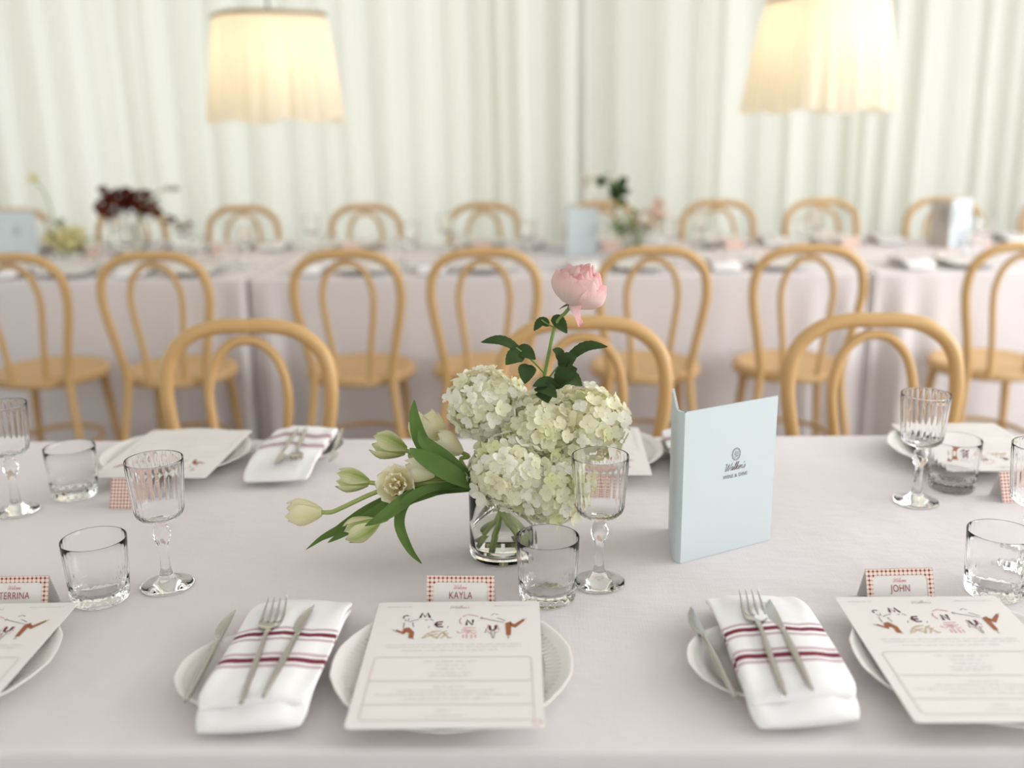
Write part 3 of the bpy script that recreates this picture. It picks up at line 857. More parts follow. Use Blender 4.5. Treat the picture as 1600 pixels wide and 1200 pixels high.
p = on(212, 796, TZ); dup(nk, (p.x, p.y + .019, TZ + .0005), PI + R(-2), 'checked back of the name card behind the left stemmed glass')
p = on(930, 793, TZ); dup(nk, (p.x, p.y + .019, TZ + .0005), PI + R(-2), 'checked back of the name card mostly hidden behind the middle stemmed glass')
p = on(1606, 785, TZ); dup(nk, (p.x, p.y + .019, TZ + .0005), PI + R(4), 'checked back of the name card cut by the right edge')

# ------------------------------------------------------------------ napkins
def nap_base(y, L=.262):
    """underside of the folded cloth: carried by the plate rim, sinking to the table at both ends"""
    d = max(0, abs(y + .006) - .070) / .062
    return .0175 * (1 - min(1, d) ** 1.5)
def nap_top(y, L=.262):
    q = abs(y) / (L / 2)
    return nap_base(y) + .0185 - .004 * max(0, q - .6) / .4
def make_napkin(label, L=.252, W=.110, group='folded striped napkins on the near table', seed=1):
    """local: length along y (far end +), width along x, z=0 at the table; lies over a small plate"""
    t = thing('napkin', label, 'napkin', group=group)
    m = MB(); uv = []
    def slab(y0, y1, w, z0, th, bend, ph):
        ny, nc = 64, 44; rows = []
        for j in range(ny + 1):
            q = .5 - .5 * math.cos(PI * j / ny); y = y0 + (y1 - y0) * q
            e = min(q, 1 - q) * (y1 - y0) / .012
            endk = math.sqrt(max(0.0, 1 - (1 - min(1, e)) ** 2)) * .93 + .07
            row = []
            for k in range(nc):
                a = 2 * PI * k / nc; ca, sa = math.cos(a), math.sin(a)
                ex = abs(ca) ** .36 * (1 if ca > 0 else -1); ez = abs(sa) ** .62 * (1 if sa > 0 else -1)
                u = ex; xx = ex * w / 2 * (1 - .09 * (1 - min(1, e * .6)) ** 2)
                yy = y + bend * (u * u - .4) * .008 + .004 * u
                ripple = .0016 * math.sin(4.2 * u + 1.1 + 9 * y) + .0009 * math.sin(9 * u - 30 * y + ph)
                puff = .0022 * math.cos(1.4 * u)
                zz = nap_base(yy) + z0 + th * .5 + ez * endk * (th * .5 + (puff + ripple if sa > 0 else 0)) + (.004 * (1 - min(1, e * .35)) * (1 - u * u) if sa > 0 and y < 0 else 0)
                row.append((xx * (1 - .012 * (1 - endk)) + .0012 * math.sin(26 * y + ph), yy, max(.001, zz)))
                uv.append((u, .5 - (y + .004 * math.sin(3.3 * u + .6)) / L))
            rows.append(row)
        k0 = len(m.v); m.grid(rows, closed_v=True)
        m.f.append(tuple(k0 + k for k in range(nc))[::-1]); m.f.append(tuple(k0 + ny * nc + k for k in range(nc)))
    slab(-L / 2, L / 2 - .010, W * .97, .0008, .0100, .3, 0)
    slab(-L / 2 + .020, L / 2, W, .0088, .0085, -.35, 2.0)
    m.uv = uv
    outward(m.build('folded_cloth', 'napkin', t, auto=R(60)))
    return t
NT = .0375     # top of the folded cloth above the table, over the plate
def mid4(*uvs, z=.03):
    s = Vector((0, 0, 0))
    for u, v in uvs: s += on(u, v, TZ + z)
    return s / len(uvs)
nap = make_napkin('white napkin with maroon stripes on the left side plate, left of the middle menu')
c = mid4((402, 937), (538, 937), (478, 1140), (302, 1133)); nap.location = (c.x - .002, c.y + .022, TZ + .0006); nap.rotation_euler = (0, 0, R(-1.5))
c2 = mid4((1100, 937), (1256, 933), (1362, 1105), (1187, 1133)); dup(nap, (c2.x, c2.y + .022, TZ + .0006), R(1.0), 'white napkin with maroon stripes on the right side plate, left of the right menu')
c3 = mid4((415, 667), (530, 664), (490, 750), (378, 748)); dup(nap, (c3.x, c3.y + .022, TZ + .0006), PI - R(2), 'striped napkin on the far side, between the left upside-down menu and the tulips')
c4 = on(1098, 705, TZ + .03); dup(nap, (c4.x, c4.y + .02, TZ + .0006), PI, 'striped napkin on the far side, showing only its edge left of the pale blue menu')

# ------------------------------------------------------------------ cutlery
def make_fork(label):
    """local: handle end at origin, tines towards +y, length .20"""
    t = thing('fork', label, 'fork', group='forks on the near table')
    m = MB()
    P = [(0, 0, .002), (0, .03, .002), (0, .08, .0025), (0, .115, .004), (0, .132, .0035), (0, .142, .0015)]
    W = [(.0016, .0022), (.0020, .0036), (.0019, .0034), (.0019, .0024), (.0016, .0028), (.0010, .0075)]
    C = catmull(P, 6)
    def rf(u):
        x = u * (len(W) - 1); i = min(int(x), len(W) - 2); f = x - i
        return tuple(W[i][k] * (1 - f) + W[i + 1][k] * f for k in (0, 1))
    tube(m, C, rf, 12)
    # head plate
    rows = []
    for y, w, z in ((.139, .0068, .0020), (.145, .0112, .0008), (.152, .0126, .0003), (.158, .0130, .0008)):
        rows.append([(w * s, y, z + .0016 * s * s) for s in (-1, -.5, 0, .5, 1)])
    top = [[(x, y, z + .0014) for x, y, z in r_] for r_ in rows]
    m.grid([r_[::-1] for r_ in top] ); m.grid(rows)
    m.grid([[rows[i][0] for i in range(4)], [top[i][0] for i in range(4)]]); m.grid([[top[i][4] for i in range(4)], [rows[i][4] for i in range(4)]])
    for s in (-1, -.33, .33, 1):
        pts = [(s * .0113, .156, .0016 + .001 * s * s), (s * .0114, .170, .0028 + .0006 * s * s), (s * .0108, .186, .0062), (s * .0102, .2005, .0105)]
        tube(m, catmull(pts, 4), lambda u: (.0009 - .0004 * u, .0020 - .0012 * u), 8)
    m.build('fork_body', 'steel', t)
    return t
def make_knife(label, L=.185):
    t = thing('knife', label, 'knife', group='knives on the near table')
    m = MB()
    P = [(0, 0, .0022), (0, .03, .0025), (0, .075, .0028), (0, .105, .003), (0, .118, .003)]
    W = [(.0012, .0016), (.0026, .0036), (.0030, .0042), (.0026, .0032), (.0016, .0028)]
    C = catmull(P, 6)
    def rf(u):
        x = u * (len(W) - 1); i = min(int(x), len(W) - 2); f = x - i
        return tuple(W[i][k] * (1 - f) + W[i + 1][k] * f for k in (0, 1))
    tube(m, C, rf, 12); m.build('handle', 'steel', t)
    m = MB(); rows_t, rows_b = [], []
    for y, xl, xr in ((.114, -.0024, .0024), (.122, -.0030, .0026), (.130, -.0075, .0028), (.140, -.0094, .0030), (.155, -.0088, .0030), (.170, -.0055, .0026), (.180, -.0015, .0020), (.184, .0010, .0016)):
        rows_t.append([(xl, y, .0024), ((xl + xr) / 2, y, .0034), (xr, y, .0036)]); rows_b.append([(xl, y, .0022), ((xl + xr) / 2, y, .0016), (xr, y, .0014)])
    m.grid([r_[::-1] for r_ in rows_t]); m.grid(rows_b); m.grid([[r_[2] for r_ in rows_b], [r_[2] for r_ in rows_t]])
    m.build('blade', 'steel', t, auto=R(40))
    return t
def pose(o, p0, p1, flip=0):
    """lay the piece from handle end p0 towards tip p1"""
    d = (p1 - p0); L = math.hypot(d.x, d.y)
    o.location = p0
    yaw = math.atan2(-d.x, d.y); pit = math.atan2(d.z, L)
    o.rotation_euler = (Matrix.Rotation(yaw, 3, 'Z') @ Matrix.Rotation(pit, 3, 'X') @ Matrix.Rotation(flip, 3, 'Y')).to_euler()
NTZ = TZ + NT
def lay(o, h, tip, zh=NTZ, zt=NTZ, flip=0): pose(o, on(*h, zh), on(*tip, zt), flip); return o
fork = make_fork('steel fork on the left striped napkin of the near side'); lay(fork, (376, 1103), (436, 942), NTZ - .0035, NTZ - .001)
f2 = dup(fork, label='steel fork on the right striped napkin of the near side'); lay(f2, (1226, 1089), (1168, 931), NTZ - .0025, NTZ - .001)
f3 = dup(fork, label='steel fork on the far striped napkin, its tines toward the camera'); lay(f3, (478, 671), (459, 724), NTZ - .001, NTZ - .001)
knife = make_knife('steel table knife right of the fork on the left striped napkin'); lay(knife, (411, 1093), (480, 966), NTZ - .002, NTZ)
k2 = dup(knife, label='steel table knife right of the fork on the right striped napkin'); lay(k2, (1269, 1082), (1207, 954), NTZ - .001, NTZ)
k3 = dup(knife, label='steel table knife left of the fork on the far striped napkin'); lay(k3, (466, 672), (430, 728), NTZ, NTZ - .002)
BZ = TZ + .0215
k4 = dup(knife, label='butter knife resting on the rim of the left side plate, left of the napkin'); lay(k4, (289, 1101), (353, 981), BZ - .003, BZ)
k5 = dup(knife, label='butter knife resting on the rim of the right side plate, left of the napkin'); lay(k5, (1150, 1096), (1088, 973), BZ - .003, BZ)
k6 = dup(knife, label='butter knife on the far side plate, right of the far striped napkin'); lay(k6, (535, 672), (514, 728), BZ, BZ)

# ------------------------------------------------------------------ standing menu books
def make_book(S1, Rp, S0, Lp, h, label, mark=True, name='menu_folder', group='standing menu folders', rear='book_cloth'):
    """S1->Rp front cover foot line, S0->Lp rear cover foot line, spine between"""
    S1, Rp, S0, Lp = [Vector((p_[0], p_[1], 0)) for p_ in (S1, Rp, S0, Lp)]
    t = thing(name, label, 'menu folder', (S1.x, S1.y, TZ + .0005), 0, group)
    th = .0032
    def cover(nm, a, b, inner_side):
        d = (b - a); L = d.length; d.normalize(); n_ = Vector((-d.y, d.x, 0)) * (inner_side * th)
        a0 = a - S1; b0 = b - S1
        m = MB(); V = [a0, b0, b0 + n_, a0 + n_]
        m.add([(p_.x, p_.y, 0) for p_ in V] + [(p_.x, p_.y, h) for p_ in V], [(0, 1, 2, 3)[::-1], (4, 5, 6, 7), (0, 1, 5, 4), (1, 2, 6, 5), (2, 3, 7, 6), (3, 0, 4, 7)])
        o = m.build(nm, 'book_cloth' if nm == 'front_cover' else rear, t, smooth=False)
        m2 = MB(); e = n_ * 1.06
        ins = d * .004
        V = [a0 + e + ins, b0 + e - ins]
        m2.add([(V[0].x, V[0].y, .004), (V[1].x, V[1].y, .004), (V[1].x, V[1].y, h - .004), (V[0].x, V[0].y, h - .004)], [(0, 1, 2, 3)])
        m2.build('lining', 'book_grey', o, smooth=False)
        return o
    fc = cover('front_cover', S1, Rp, 1); cover('rear_cover', S0, Lp, -1)
    # rounded spine
    mid_ = (S1 + S0) / 2; out = (S1 - S0); w = out.length
    nrm = Vector((out.y, -out.x, 0)).normalized()
    if nrm.dot(((Rp - S1) + (Lp - S0))) > 0: nrm = -nrm
    m = MB(); rows = []
    prof = [S0 + (S1 - S0) * (i / 8) + nrm * (.0025 * math.sin(PI * i / 8)) - S1 for i in range(9)]
    inn = [p_ - nrm * .004 for p_ in prof]
    ring = prof + inn[::-1]
    m.grid([[(p_.x, p_.y, z) for p_ in ring] for z in (0, h)], closed_v=True)
    n_ = len(ring); m.f.append(tuple(range(n_))); m.f.append(tuple(range(n_, 2 * n_))[::-1])
    m.build('spine', 'book_cloth', t, auto=R(40))
    if mark:
        d = (Rp - S1); L = d.length; d.normalize(); nn = Vector((d.y, -d.x, 0))
        yaw = math.atan2(d.y, d.x)
        loc = d * (L * .56) + nn * .0006
        m = MB()
        cy = h * .535 + .0055
        ribbon(m, [(.0068 * math.cos(a), cy + .021 + .0084 * math.sin(a)) for a in np.linspace(0, 2 * PI, 33)[:-1]], .0008, 0, closed=True)
        ribbon(m, [(.0052 * math.cos(a), cy + .021 + .0066 * math.sin(a)) for a in np.linspace(0, 2 * PI, 33)[:-1]], .0004, 0, closed=True)
        for s in ([(-.003, .020), (0, .025), (.002, .023), (-.001, .020), (.003, .018)], [(-.0025, .017), (.001, .0185), (.0035, .0225)]):
            ribbon(m, catmull([(x_, cy + y_, 0) for x_, y_ in s], 4), .0006, 0)
        m.build('printed_emblem', 'ink_grey', fc, False, loc, Euler((PI / 2, 0, yaw)))
        m = MB(); script_into(m, "Walker's", .0050, -.002, cy - .0005, .0006, 0); m.build('script_lettering', 'ink_plum', fc, False, loc, Euler((PI / 2, 0, yaw)))
        m = MB(); text_into(m, 'WINE & DINE', .0048, 0, cy - .0090, 0, sx=.92, spacing=1.1, bold=.012); m.build('small_lettering', 'ink_grey', fc, False, loc, Euler((PI / 2, 0, yaw)))
    return t
b1, b2, b3, b4 = on(1063, 881, TZ), on(1203, 844, TZ), on(1050, 874, TZ), on(1044, 826, TZ)
make_book(b1, b2, b3, b4, .208, 'large pale blue menu folder standing half open on the near table right of the vase')
def pb(u, v): return on(u, v, TZ)
make_book(pb(886, 402), pb(934, 400), pb(884, 400), pb(897, 385), .208, 'pale blue folder standing on the back table beside the mixed flowers, left of them', mark=False)
make_book(pb(1486, 387), pb(1513, 384), pb(1482, 389), pb(1449, 385), .208, 'half-open folder standing on the back table under the right lamp, one leaf grey', mark=False, rear='book_grey')  # rear leaf is grey-brown on its outside too, same colour as the linings
make_book(pb(-6, 404), pb(62, 403), pb(-8, 401), pb(5, 388), .208, 'pale blue folder standing on the back table at the left edge, by the yellow flowers', mark=True)

# ------------------------------------------------------------------ flowers: petals, leaves, blooms
def frame_from(axis, roll=0):
    z = Vector(axis).normalized(); x = Vector((0, 0, 1)).cross(z)
    x = x.normalized() if x.length > 1e-3 else Vector((1, 0, 0))
    y = z.cross(x)
    M = Matrix((x, y, z)).transposed()
    return M @ Matrix.Rotation(roll, 3, 'Z')
def petal_rows(th0, Rm, H, half, rfun, curl=0.0, nt=8, ns=7, wave=0.0, tipw=.15, seed=0):
    """cup-shaped petal round +z"""
    rows = []
    for i in range(nt + 1):
        t = i / nt
        w = half * (math.sin(PI * min(1, .18 + .82 * t * .78)) ** .7) * (1 if t < .75 else (1 - ((t - .75) / .25) ** 2 * (1 - tipw)))
        row = []
        for j in range(ns):
            s = -1 + 2 * j / (ns - 1)
            r = Rm * rfun(t) * (1 + .06 * (1 - abs(s)))
            a = th0 + s * w
            z = H * t - H * .06 * s * s * t
            r += wave * math.sin(5 * s + 3 * t + seed) * t
            r += curl * (t ** 4)
            row.append((r * math.cos(a), r * math.sin(a), z))
        rows.append(row)
    return rows
def add_petal(parent, M3, origin, rows, material, name='petal', th=.0005):
    m = MB(); m.grid(rows)
    nu_, nv_ = len(rows), len(rows[0]); m.uv = [(-1 + 2 * j / (nv_ - 1), i / (nu_ - 1)) for i in range(nu_) for j in range(nv_)]
    m.v = [tuple(M3 @ Vector(p_) + Vector(origin)) for p_ in m.v]
    return m.build(name, material, parent)
def leaf_mesh(path, wfun, fold=.3, up=Vector((0, 0, 1)), ns=5, twist=0.0, serr=0.0):
    P = [Vector(p_) for p_ in path]; n = len(P); rows = []
    for i in range(n):
        t = i / (n - 1)
        T = (P[min(n - 1, i + 1)] - P[max(0, i - 1)]).normalized()
        S = T.cross(up)
        S = S.normalized() if S.length > 1e-3 else Vector((1, 0, 0))
        N = S.cross(T)
        if twist: 
            Rm_ = Matrix.Rotation(twist * t, 3, T); S = Rm_ @ S; N = Rm_ @ N
        w = wfun(t)
        if serr: w *= 1 + serr * ((i % 2) * 2 - 1)
        rows.append([P[i] + S * (w * s) + N * (fold * w * abs(s)) for s in np.linspace(-1, 1, ns)])
    m = MB(); m.grid(rows); return m

YV = 1.2485
VB = tp(786, 866)
V3 = Vector((VB[0], VB[1], TZ))
vt = thing('glass_vase', 'clear cylindrical glass vase of water holding the tulips, hydrangeas and pink flower', 'vase', VB, 0)
m = MB(); VR, VH = .0445, .096
lathe(m, [(.0005, .001), (.040, .001), (.0435, .003), (.0445, .008), (.0445, .05), (.0445, VH - .002), (.0437, VH), (.0427, VH - .0015), (.0420, .05), (.0420, .014), (.039, .0095), (.0005, .009)], 72)
outward(m.build('glass_body', 'glass', vt))
m = MB(); lathe(m, [(.0005, .0098), (.0385, .0102), (.0413, .0145), (.0413, .043), (.0413, .0432), (.0005, .0430)], 64); outward(m.build('water', 'water', vt))

def stem_to_vase(px, rim_ang, bottom_ang, rb=.028):
    """points: from inside the vase bottom up past the rim then outside points px (Vectors)"""
    a = V3 + Vector((rb * math.cos(bottom_ang), rb * math.sin(bottom_ang), .016))
    b = V3 + Vector((.028 * math.cos(rim_ang), .028 * math.sin(rim_ang), VH + .002))
    return [a, (a + b) / 2, b] + px

# ---- hydrangeas
def floret_mesh(size, cup, seed, material):
    r = random.Random(seed); m = MB()
    for q in range(4):
        a0 = q * PI / 2 + r.uniform(-.12, .12); L = size * r.uniform(.85, 1.1); wd = L * r.uniform(.38, .48)
        tl = r.uniform(-.15, .25); rows = []
        for i in range(6):
            t = i / 5; w = wd * math.sin(PI * min(1, .08 + t * .80)) ** .62 * (1 if t < .8 else 1 - .65 * ((t - .8) / .2) ** 2)
            row = []
            for s in (-1, -.5, 0, .5, 1):
                x = L * t; y = w * s * 1.1
                z = cup * L * (t * t) + .16 * w * s * s * 1.3 + tl * y * t + .05 * L * math.sin(6 * s + q + seed) * t + .0006 * (q % 2)
                row.append((x * math.cos(a0) - y * math.sin(a0), x * math.sin(a0) + y * math.cos(a0), z))
            rows.append(row)
        m.grid(rows)
    # small centre bead
    lathe(m, [(.0001, .0022), (.0012, .0016), (.0014, .0006), (.0008, -.0006), (.0004, -.006), (.0001, -.0061)], 8)
    return m
FM = {}
for c_ in ('floret_white', 'floret_cream', 'floret_lime'):
    for s_ in range(4):
        o = floret_mesh(.0122, (.10, .30, .55, -.05)[s_], s_ * 7 + len(c_), c_).build('floret', c_)
        FM[(c_, s_)] = o.data; bpy.data.objects.remove(o)
def hydrangea(center, rad, label, mix, seed, rim, bot, n=98, group='hydrangea heads in the vase', flat=.9):
    r = random.Random(seed); c = Vector(center)
    t = thing('hydrangea', label, 'flower', c, 0, group)
    path = stem_to_vase([], rim, bot)
    path = [p_ - c for p_ in path] + [Vector((0, 0, 0)) - (c - path[-1]).normalized() * rad * .2]
    m = MB(); tube(m, catmull(path, 6), .0028, 8); m.build('stem', 'stem_pale', t)
    m = MB(); lathe(m, [(.0005, -rad * .62)] + [(rad * .74 * math.cos(a), rad * .68 * math.sin(a)) for a in np.linspace(-1.1, 1.2, 9)] + [(.0005, rad * .70)], 20); m.build('flower_core', 'floret_core', t)
    ga = PI * (3 - math.sqrt(5))
    for i in range(n):
        z = 1 - 2 * (i + .5) / n * .93; ph = ga * i + r.uniform(-.25, .25); q = math.sqrt(max(0, 1 - z * z))
        d = Vector((q * math.cos(ph), q * math.sin(ph), z)); rr = rad * r.uniform(.86, 1.06)
        pos = Vector((d.x * rr, d.y * rr, d.z * rr * flat))
        x = r.random(); acc = 0
        for cname, wgt in mix:
            acc += wgt
            if x <= acc: break
        o = bpy.data.objects.new('floret', FM[(cname, r.randrange(4))]); COL.objects.link(o); o.parent = t
        d2 = (d + Vector((r.uniform(-.4, .4), r.uniform(-.4, .4), r.uniform(-.2, .45)))).normalized()
        o.location = pos; o.rotation_euler = frame_from(d2, r.uniform(0, 6.28)).to_euler()
        k = r.uniform(.75, 1.12); o.scale = (k, k, k)
    # the deeper layer of florets between the outer ones, past counting
    m = MB()
    for i in range(90):
        z = 1 - 2 * (i + .5) / 90 * .95; ph = ga * i + 1.0; q = math.sqrt(max(0, 1 - z * z)); d = Vector((q * math.cos(ph), q * math.sin(ph), z))
        me = FM[(mix[i % len(mix)][0], i % 4)]; Mx = frame_from((d + Vector((r.uniform(-.4, .4), r.uniform(-.4, .4), r.uniform(-.3, .3)))).normalized(), r.uniform(0, 6)); o_ = d * rad * r.uniform(.80, .93); o_.z *= flat; k = r.uniform(.8, 1.0)
        m.add([Mx @ (v.co * k) + o_ for v in me.vertices], [tuple(p_.vertices) for p_ in me.polygons])
    o = m.build('floret_mass', mix[1][0], t); o['kind'] = 'stuff'
    return t
W_, C_, L_ = 'floret_white', 'floret_cream', 'floret_lime'
hydrangea(at(760, 632, YV + .035), .052, 'white hydrangea head at the upper left of the vase bouquet', [(W_, .74), (C_, .23), (L_, .03)], 1, 2.4, -.6)
hydrangea(at(912, 662, YV + .03), .057, 'cream hydrangea head at the upper right, behind the stemmed glass rim', [(W_, .58), (C_, .32), (L_, .10)], 2, .6, 3.4)
hydrangea(at(845, 668, YV + .01), .048, 'greenish hydrangea head in the centre of the bouquet below the dark leaves', [(W_, .1), (C_, .45), (L_, .45)], 5, 1.3, 4.2)
hydrangea(at(795, 738, YV - .03), .052, 'white hydrangea head at the front of the bouquet, over the vase rim', [(W_, .80), (C_, .17), (L_, .03)], 3, 3.6, .5)
hydrangea(at(862, 762, YV - .02), .052, 'creamy green hydrangea head at the lower right, hanging over the vase', [(W_, .36), (C_, .46), (L_, .18)], 4, 5.6, 2.4)

# ---- tulips
def tulip(cuv, cy, axis_uv, size, label, stem_px, petal_mat, kind='closed', rim=3.0, bot=0.0, leaves=(), seed=0, spread=1.0):
    c = at(cuv[0], cuv[1], cy)
    ax = (at(axis_uv[0], axis_uv[1], axis_uv[2]) - c).normalized()
    base = c - ax * size * .5
    t = thing('tulip', label, 'flower', base, 0, 'tulips in the vase')
    M3 = frame_from(ax, seed)
    path = stem_to_vase([at(*q) for q in stem_px], rim, bot) + [base - ax * .012, base + ax * .002]
    m = MB(); tube(m, catmull([p_ - base for p_ in path], 6), .0030, 8); m.build('stem', 'stem_pale', t)
    r = random.Random(seed)
    if kind == 'closed':
        rf = lambda q: (.28 + 1.0 * math.sin(PI * min(1, q * .62 + .02)) ** .8) * (1 if q < .6 else 1 - .45 * ((q - .6) / .4) ** 1.6)
        for ring, (k, n0) in enumerate(((.88, 0), (1.0, PI / 3))):
            for i in range(3):
                add_petal(t, M3, (0, 0, 0), petal_rows(n0 + i * 2 * PI / 3 + r.uniform(-.1, .1), size * .30 * k * spread, size * (1.0 if ring else .97), .98, rf, curl=r.uniform(0, .004), wave=.0008, seed=i), petal_mat)
    else:
        for ring, (k, n, op) in enumerate(((.55, 4, .7), (.8, 5, 1.1), (1.0, 6, 1.5))):
            rf = lambda q, op=op: .12 + op * (q ** .75)
            for i in range(n):
                add_petal(t, M3, (0, 0, 0), petal_rows(i * 2 * PI / n + ring * .6 + r.uniform(-.15, .15), size * .40 * k, size * (.85 - .13 * ring), .75 + .05 * ring, rf, curl=-.006 * k, wave=.002, seed=i + ring, tipw=.5), petal_mat)
        m = MB(); lathe(m, [(.0003, 0), (.004, .002), (.0035, size * .35), (.0045, size * .42), (.0003, size * .45)], 10)
        m.v = [tuple(M3 @ Vector(p_)) for p_ in m.v]; m.build('pistil', 'ink_sand', t)
    for lp, w, fold, tw in leaves:
        P = catmull([at(*q) - base for q in lp], 6)
        leaf_mesh(P, lambda q, w=w: w * (math.sin(PI * (.12 + .88 * q)) ** .8) * (1 if q < .5 else 1 - .25 * (q - .5)) + .0004, fold, Vector((.1, -.6, .8)), 7, tw).build('leaf', 'leaf_tulip', t)
    return t
Y0 = YV
tulip((475, 801), Y0 - .03, (380, 803, Y0 - .035), .047, 'pale green-white tulip lowest left, drooping farthest from the vase', [(700, 752, Y0 - .02), (640, 752, Y0 - .03), (585, 770, Y0 - .03), (535, 793, Y0 - .03)], 'tulip_cream', rim=2.9, bot=.1, seed=1,
      leaves=[([(735, 765, Y0 - .02), (660, 770, Y0 - .045), (600, 795, Y0 - .05), (545, 828, Y0 - .055), (512, 848, Y0 - .058)], .0085, .4, -.5), ([(700, 765, Y0 - .02), (620, 790, Y0 - .035), (560, 815, Y0 - .04), (510, 838, Y0 - .045), (478, 859, Y0 - .05)], .0075, .35, .3)])
tulip((551, 750), Y0 - .02, (470, 738, Y0 - .02), .043, 'tight green tulip bud above the lowest drooping tulip', [(690, 745, Y0 - .01), (630, 752, Y0 - .015), (590, 757, Y0 - .02)], 'tulip_green', rim=2.7, bot=.4, seed=2,
      leaves=[([(720, 750, Y0 + .01), (670, 748, Y0 + .01), (625, 765, Y0), (598, 795, Y0 - .01), (585, 822, Y0 - .02)], .009, .4, .7), ([(690, 748, Y0), (640, 770, Y0 - .01), (580, 800, Y0 - .02), (540, 822, Y0 - .03), (500, 845, Y0 - .03)], .011, .3, -.2)])
tulip((565, 826), Y0 - .06, (490, 855, Y0 - .07), .046, 'green-streaked tulip hanging nearest the tablecloth, under the open tulip', [(690, 765, Y0 - .03), (640, 785, Y0 - .05), (600, 808, Y0 - .06)], 'tulip_green', rim=3.2, bot=-.3, seed=3,
      leaves=[([(720, 762, Y0 - .02), (650, 775, Y0 - .06), (600, 808, Y0 - .09), (570, 822, Y0 - .095)], .010, .3, .2)])
tulip((608, 696), Y0 + .02, (530, 672, Y0 + .02), .048, 'green and white tulip bud at the upper left, beside a tall upright leaf', [(700, 738, Y0), (660, 722, Y0 + .01), (640, 712, Y0 + .02)], 'tulip_green', rim=2.5, bot=.7, seed=4, spread=1.05)
tulip((668, 676), Y0 + .05, (664, 560, Y0 + .05), .060, 'large cream tulip upright behind the tall leaf', [(716, 742, Y0 + .02), (684, 728, Y0 + .04)], 'tulip_cream', rim=2.2, bot=1.0, seed=5, spread=1.1,
      leaves=[([(720, 740, Y0 - .01), (680, 720, Y0 - .01), (655, 690, Y0), (646, 655, Y0), (647, 624, Y0 + .005)], .012, .45, .5)])
tulip((699, 694), Y0 + .02, (640, 660, Y0 + .01), .045, 'closed white tulip right of the large cream one', [(735, 738, Y0 + .01), (720, 718, Y0 + .02)], 'tulip_white', rim=2.0, bot=1.2, seed=6,
      leaves=[([(745, 752, Y0 - .02), (715, 735, Y0 - .03), (690, 715, Y0 - .03), (662, 690, Y0 - .02), (655, 672, Y0 - .02)], .011, .35, -.2)])
tulip((655, 736), Y0 - .03, (600, 727, Y0 - .03), .042, 'closed ivory tulip between the open tulip and the vase', [(720, 752, Y0 - .03), (690, 742, Y0 - .03)], 'tulip_white', rim=3.0, bot=-.1, seed=7,
      leaves=[([(752, 765, Y0 - .02), (715, 748, Y0 - .05), (680, 728, Y0 - .05), (655, 712, Y0 - .045), (640, 700, Y0 - .04)], .014, .3, .1)])
tulip((618, 757), Y0 - .055, (585, 735, Y0 - .19), .046, 'wide open cream tulip facing the camera on the left of the bouquet', [(715, 757, Y0 - .03), (670, 755, Y0 - .035)], 'tulip_open', kind='open', rim=3.1, bot=.2, seed=8,
      leaves=[([(722, 757, Y0 - .03), (670, 765, Y0 - .06), (636, 785, Y0 - .075), (625, 820, Y0 - .08), (640, 858, Y0 - .08), (659, 881, Y0 - .075)], .0075, .3, .6)])

# ---- pink flower on a leafy stem
rc = at(905, 449, Y0 + .03); rax = (at(935, 385, Y0 + .035) - rc).normalized()
rbse = at(893, 476, Y0 + .03)
rt = thing('garden_rose', 'single pink rose on a tall leafy stem rising above the hydrangeas', 'flower', rbse, 0)
stem_pts = stem_to_vase([at(838, 690, Y0 + .02), at(849, 600, Y0 + .02), at(859, 545, Y0 + .02), at(869, 505, Y0 + .025), at(884, 488, Y0 + .03)], 1.2, 4.3) + [rbse]
m = MB(); tube(m, catmull([p_ - rbse for p_ in stem_pts], 7), .0024, 8); m.build('stem', 'stem_green', rt)
M3 = frame_from(rax, .4); r_ = random.Random(5)
for ring, (Rm, H, n, cl, z0) in enumerate(((.011, .044, 3, .35, .012), (.018, .046, 4, .45, .008), (.024, .045, 5, .55, .005), (.029, .042, 5, .66, .002), (.0325, .039, 6, .76, 0), (.0345, .035, 5, .86, -.001))):
    rf = lambda q, cl=cl: (.20 + .85 * math.sin(PI * min(1, q * .78 + .02)) ** .6 if q < .6 else 1.045 - (1 - cl) * ((q - .6) / .4) ** 1.4)
    for i in range(n):
        rows_ = petal_rows(i * 2 * PI / n + ring * .7 + r_.uniform(-.2, .2), Rm, H * r_.uniform(.93, 1.07), .80 if n > 4 else 1.1, rf, curl=(.003 if ring > 3 else 0), wave=.0022, seed=i * 2 + ring, tipw=.55)
        add_petal(rt, M3, M3 @ Vector((0, 0, z0)), rows_, 'rose_blush' if (ring * 5 + i) % 3 else 'rose_pink')
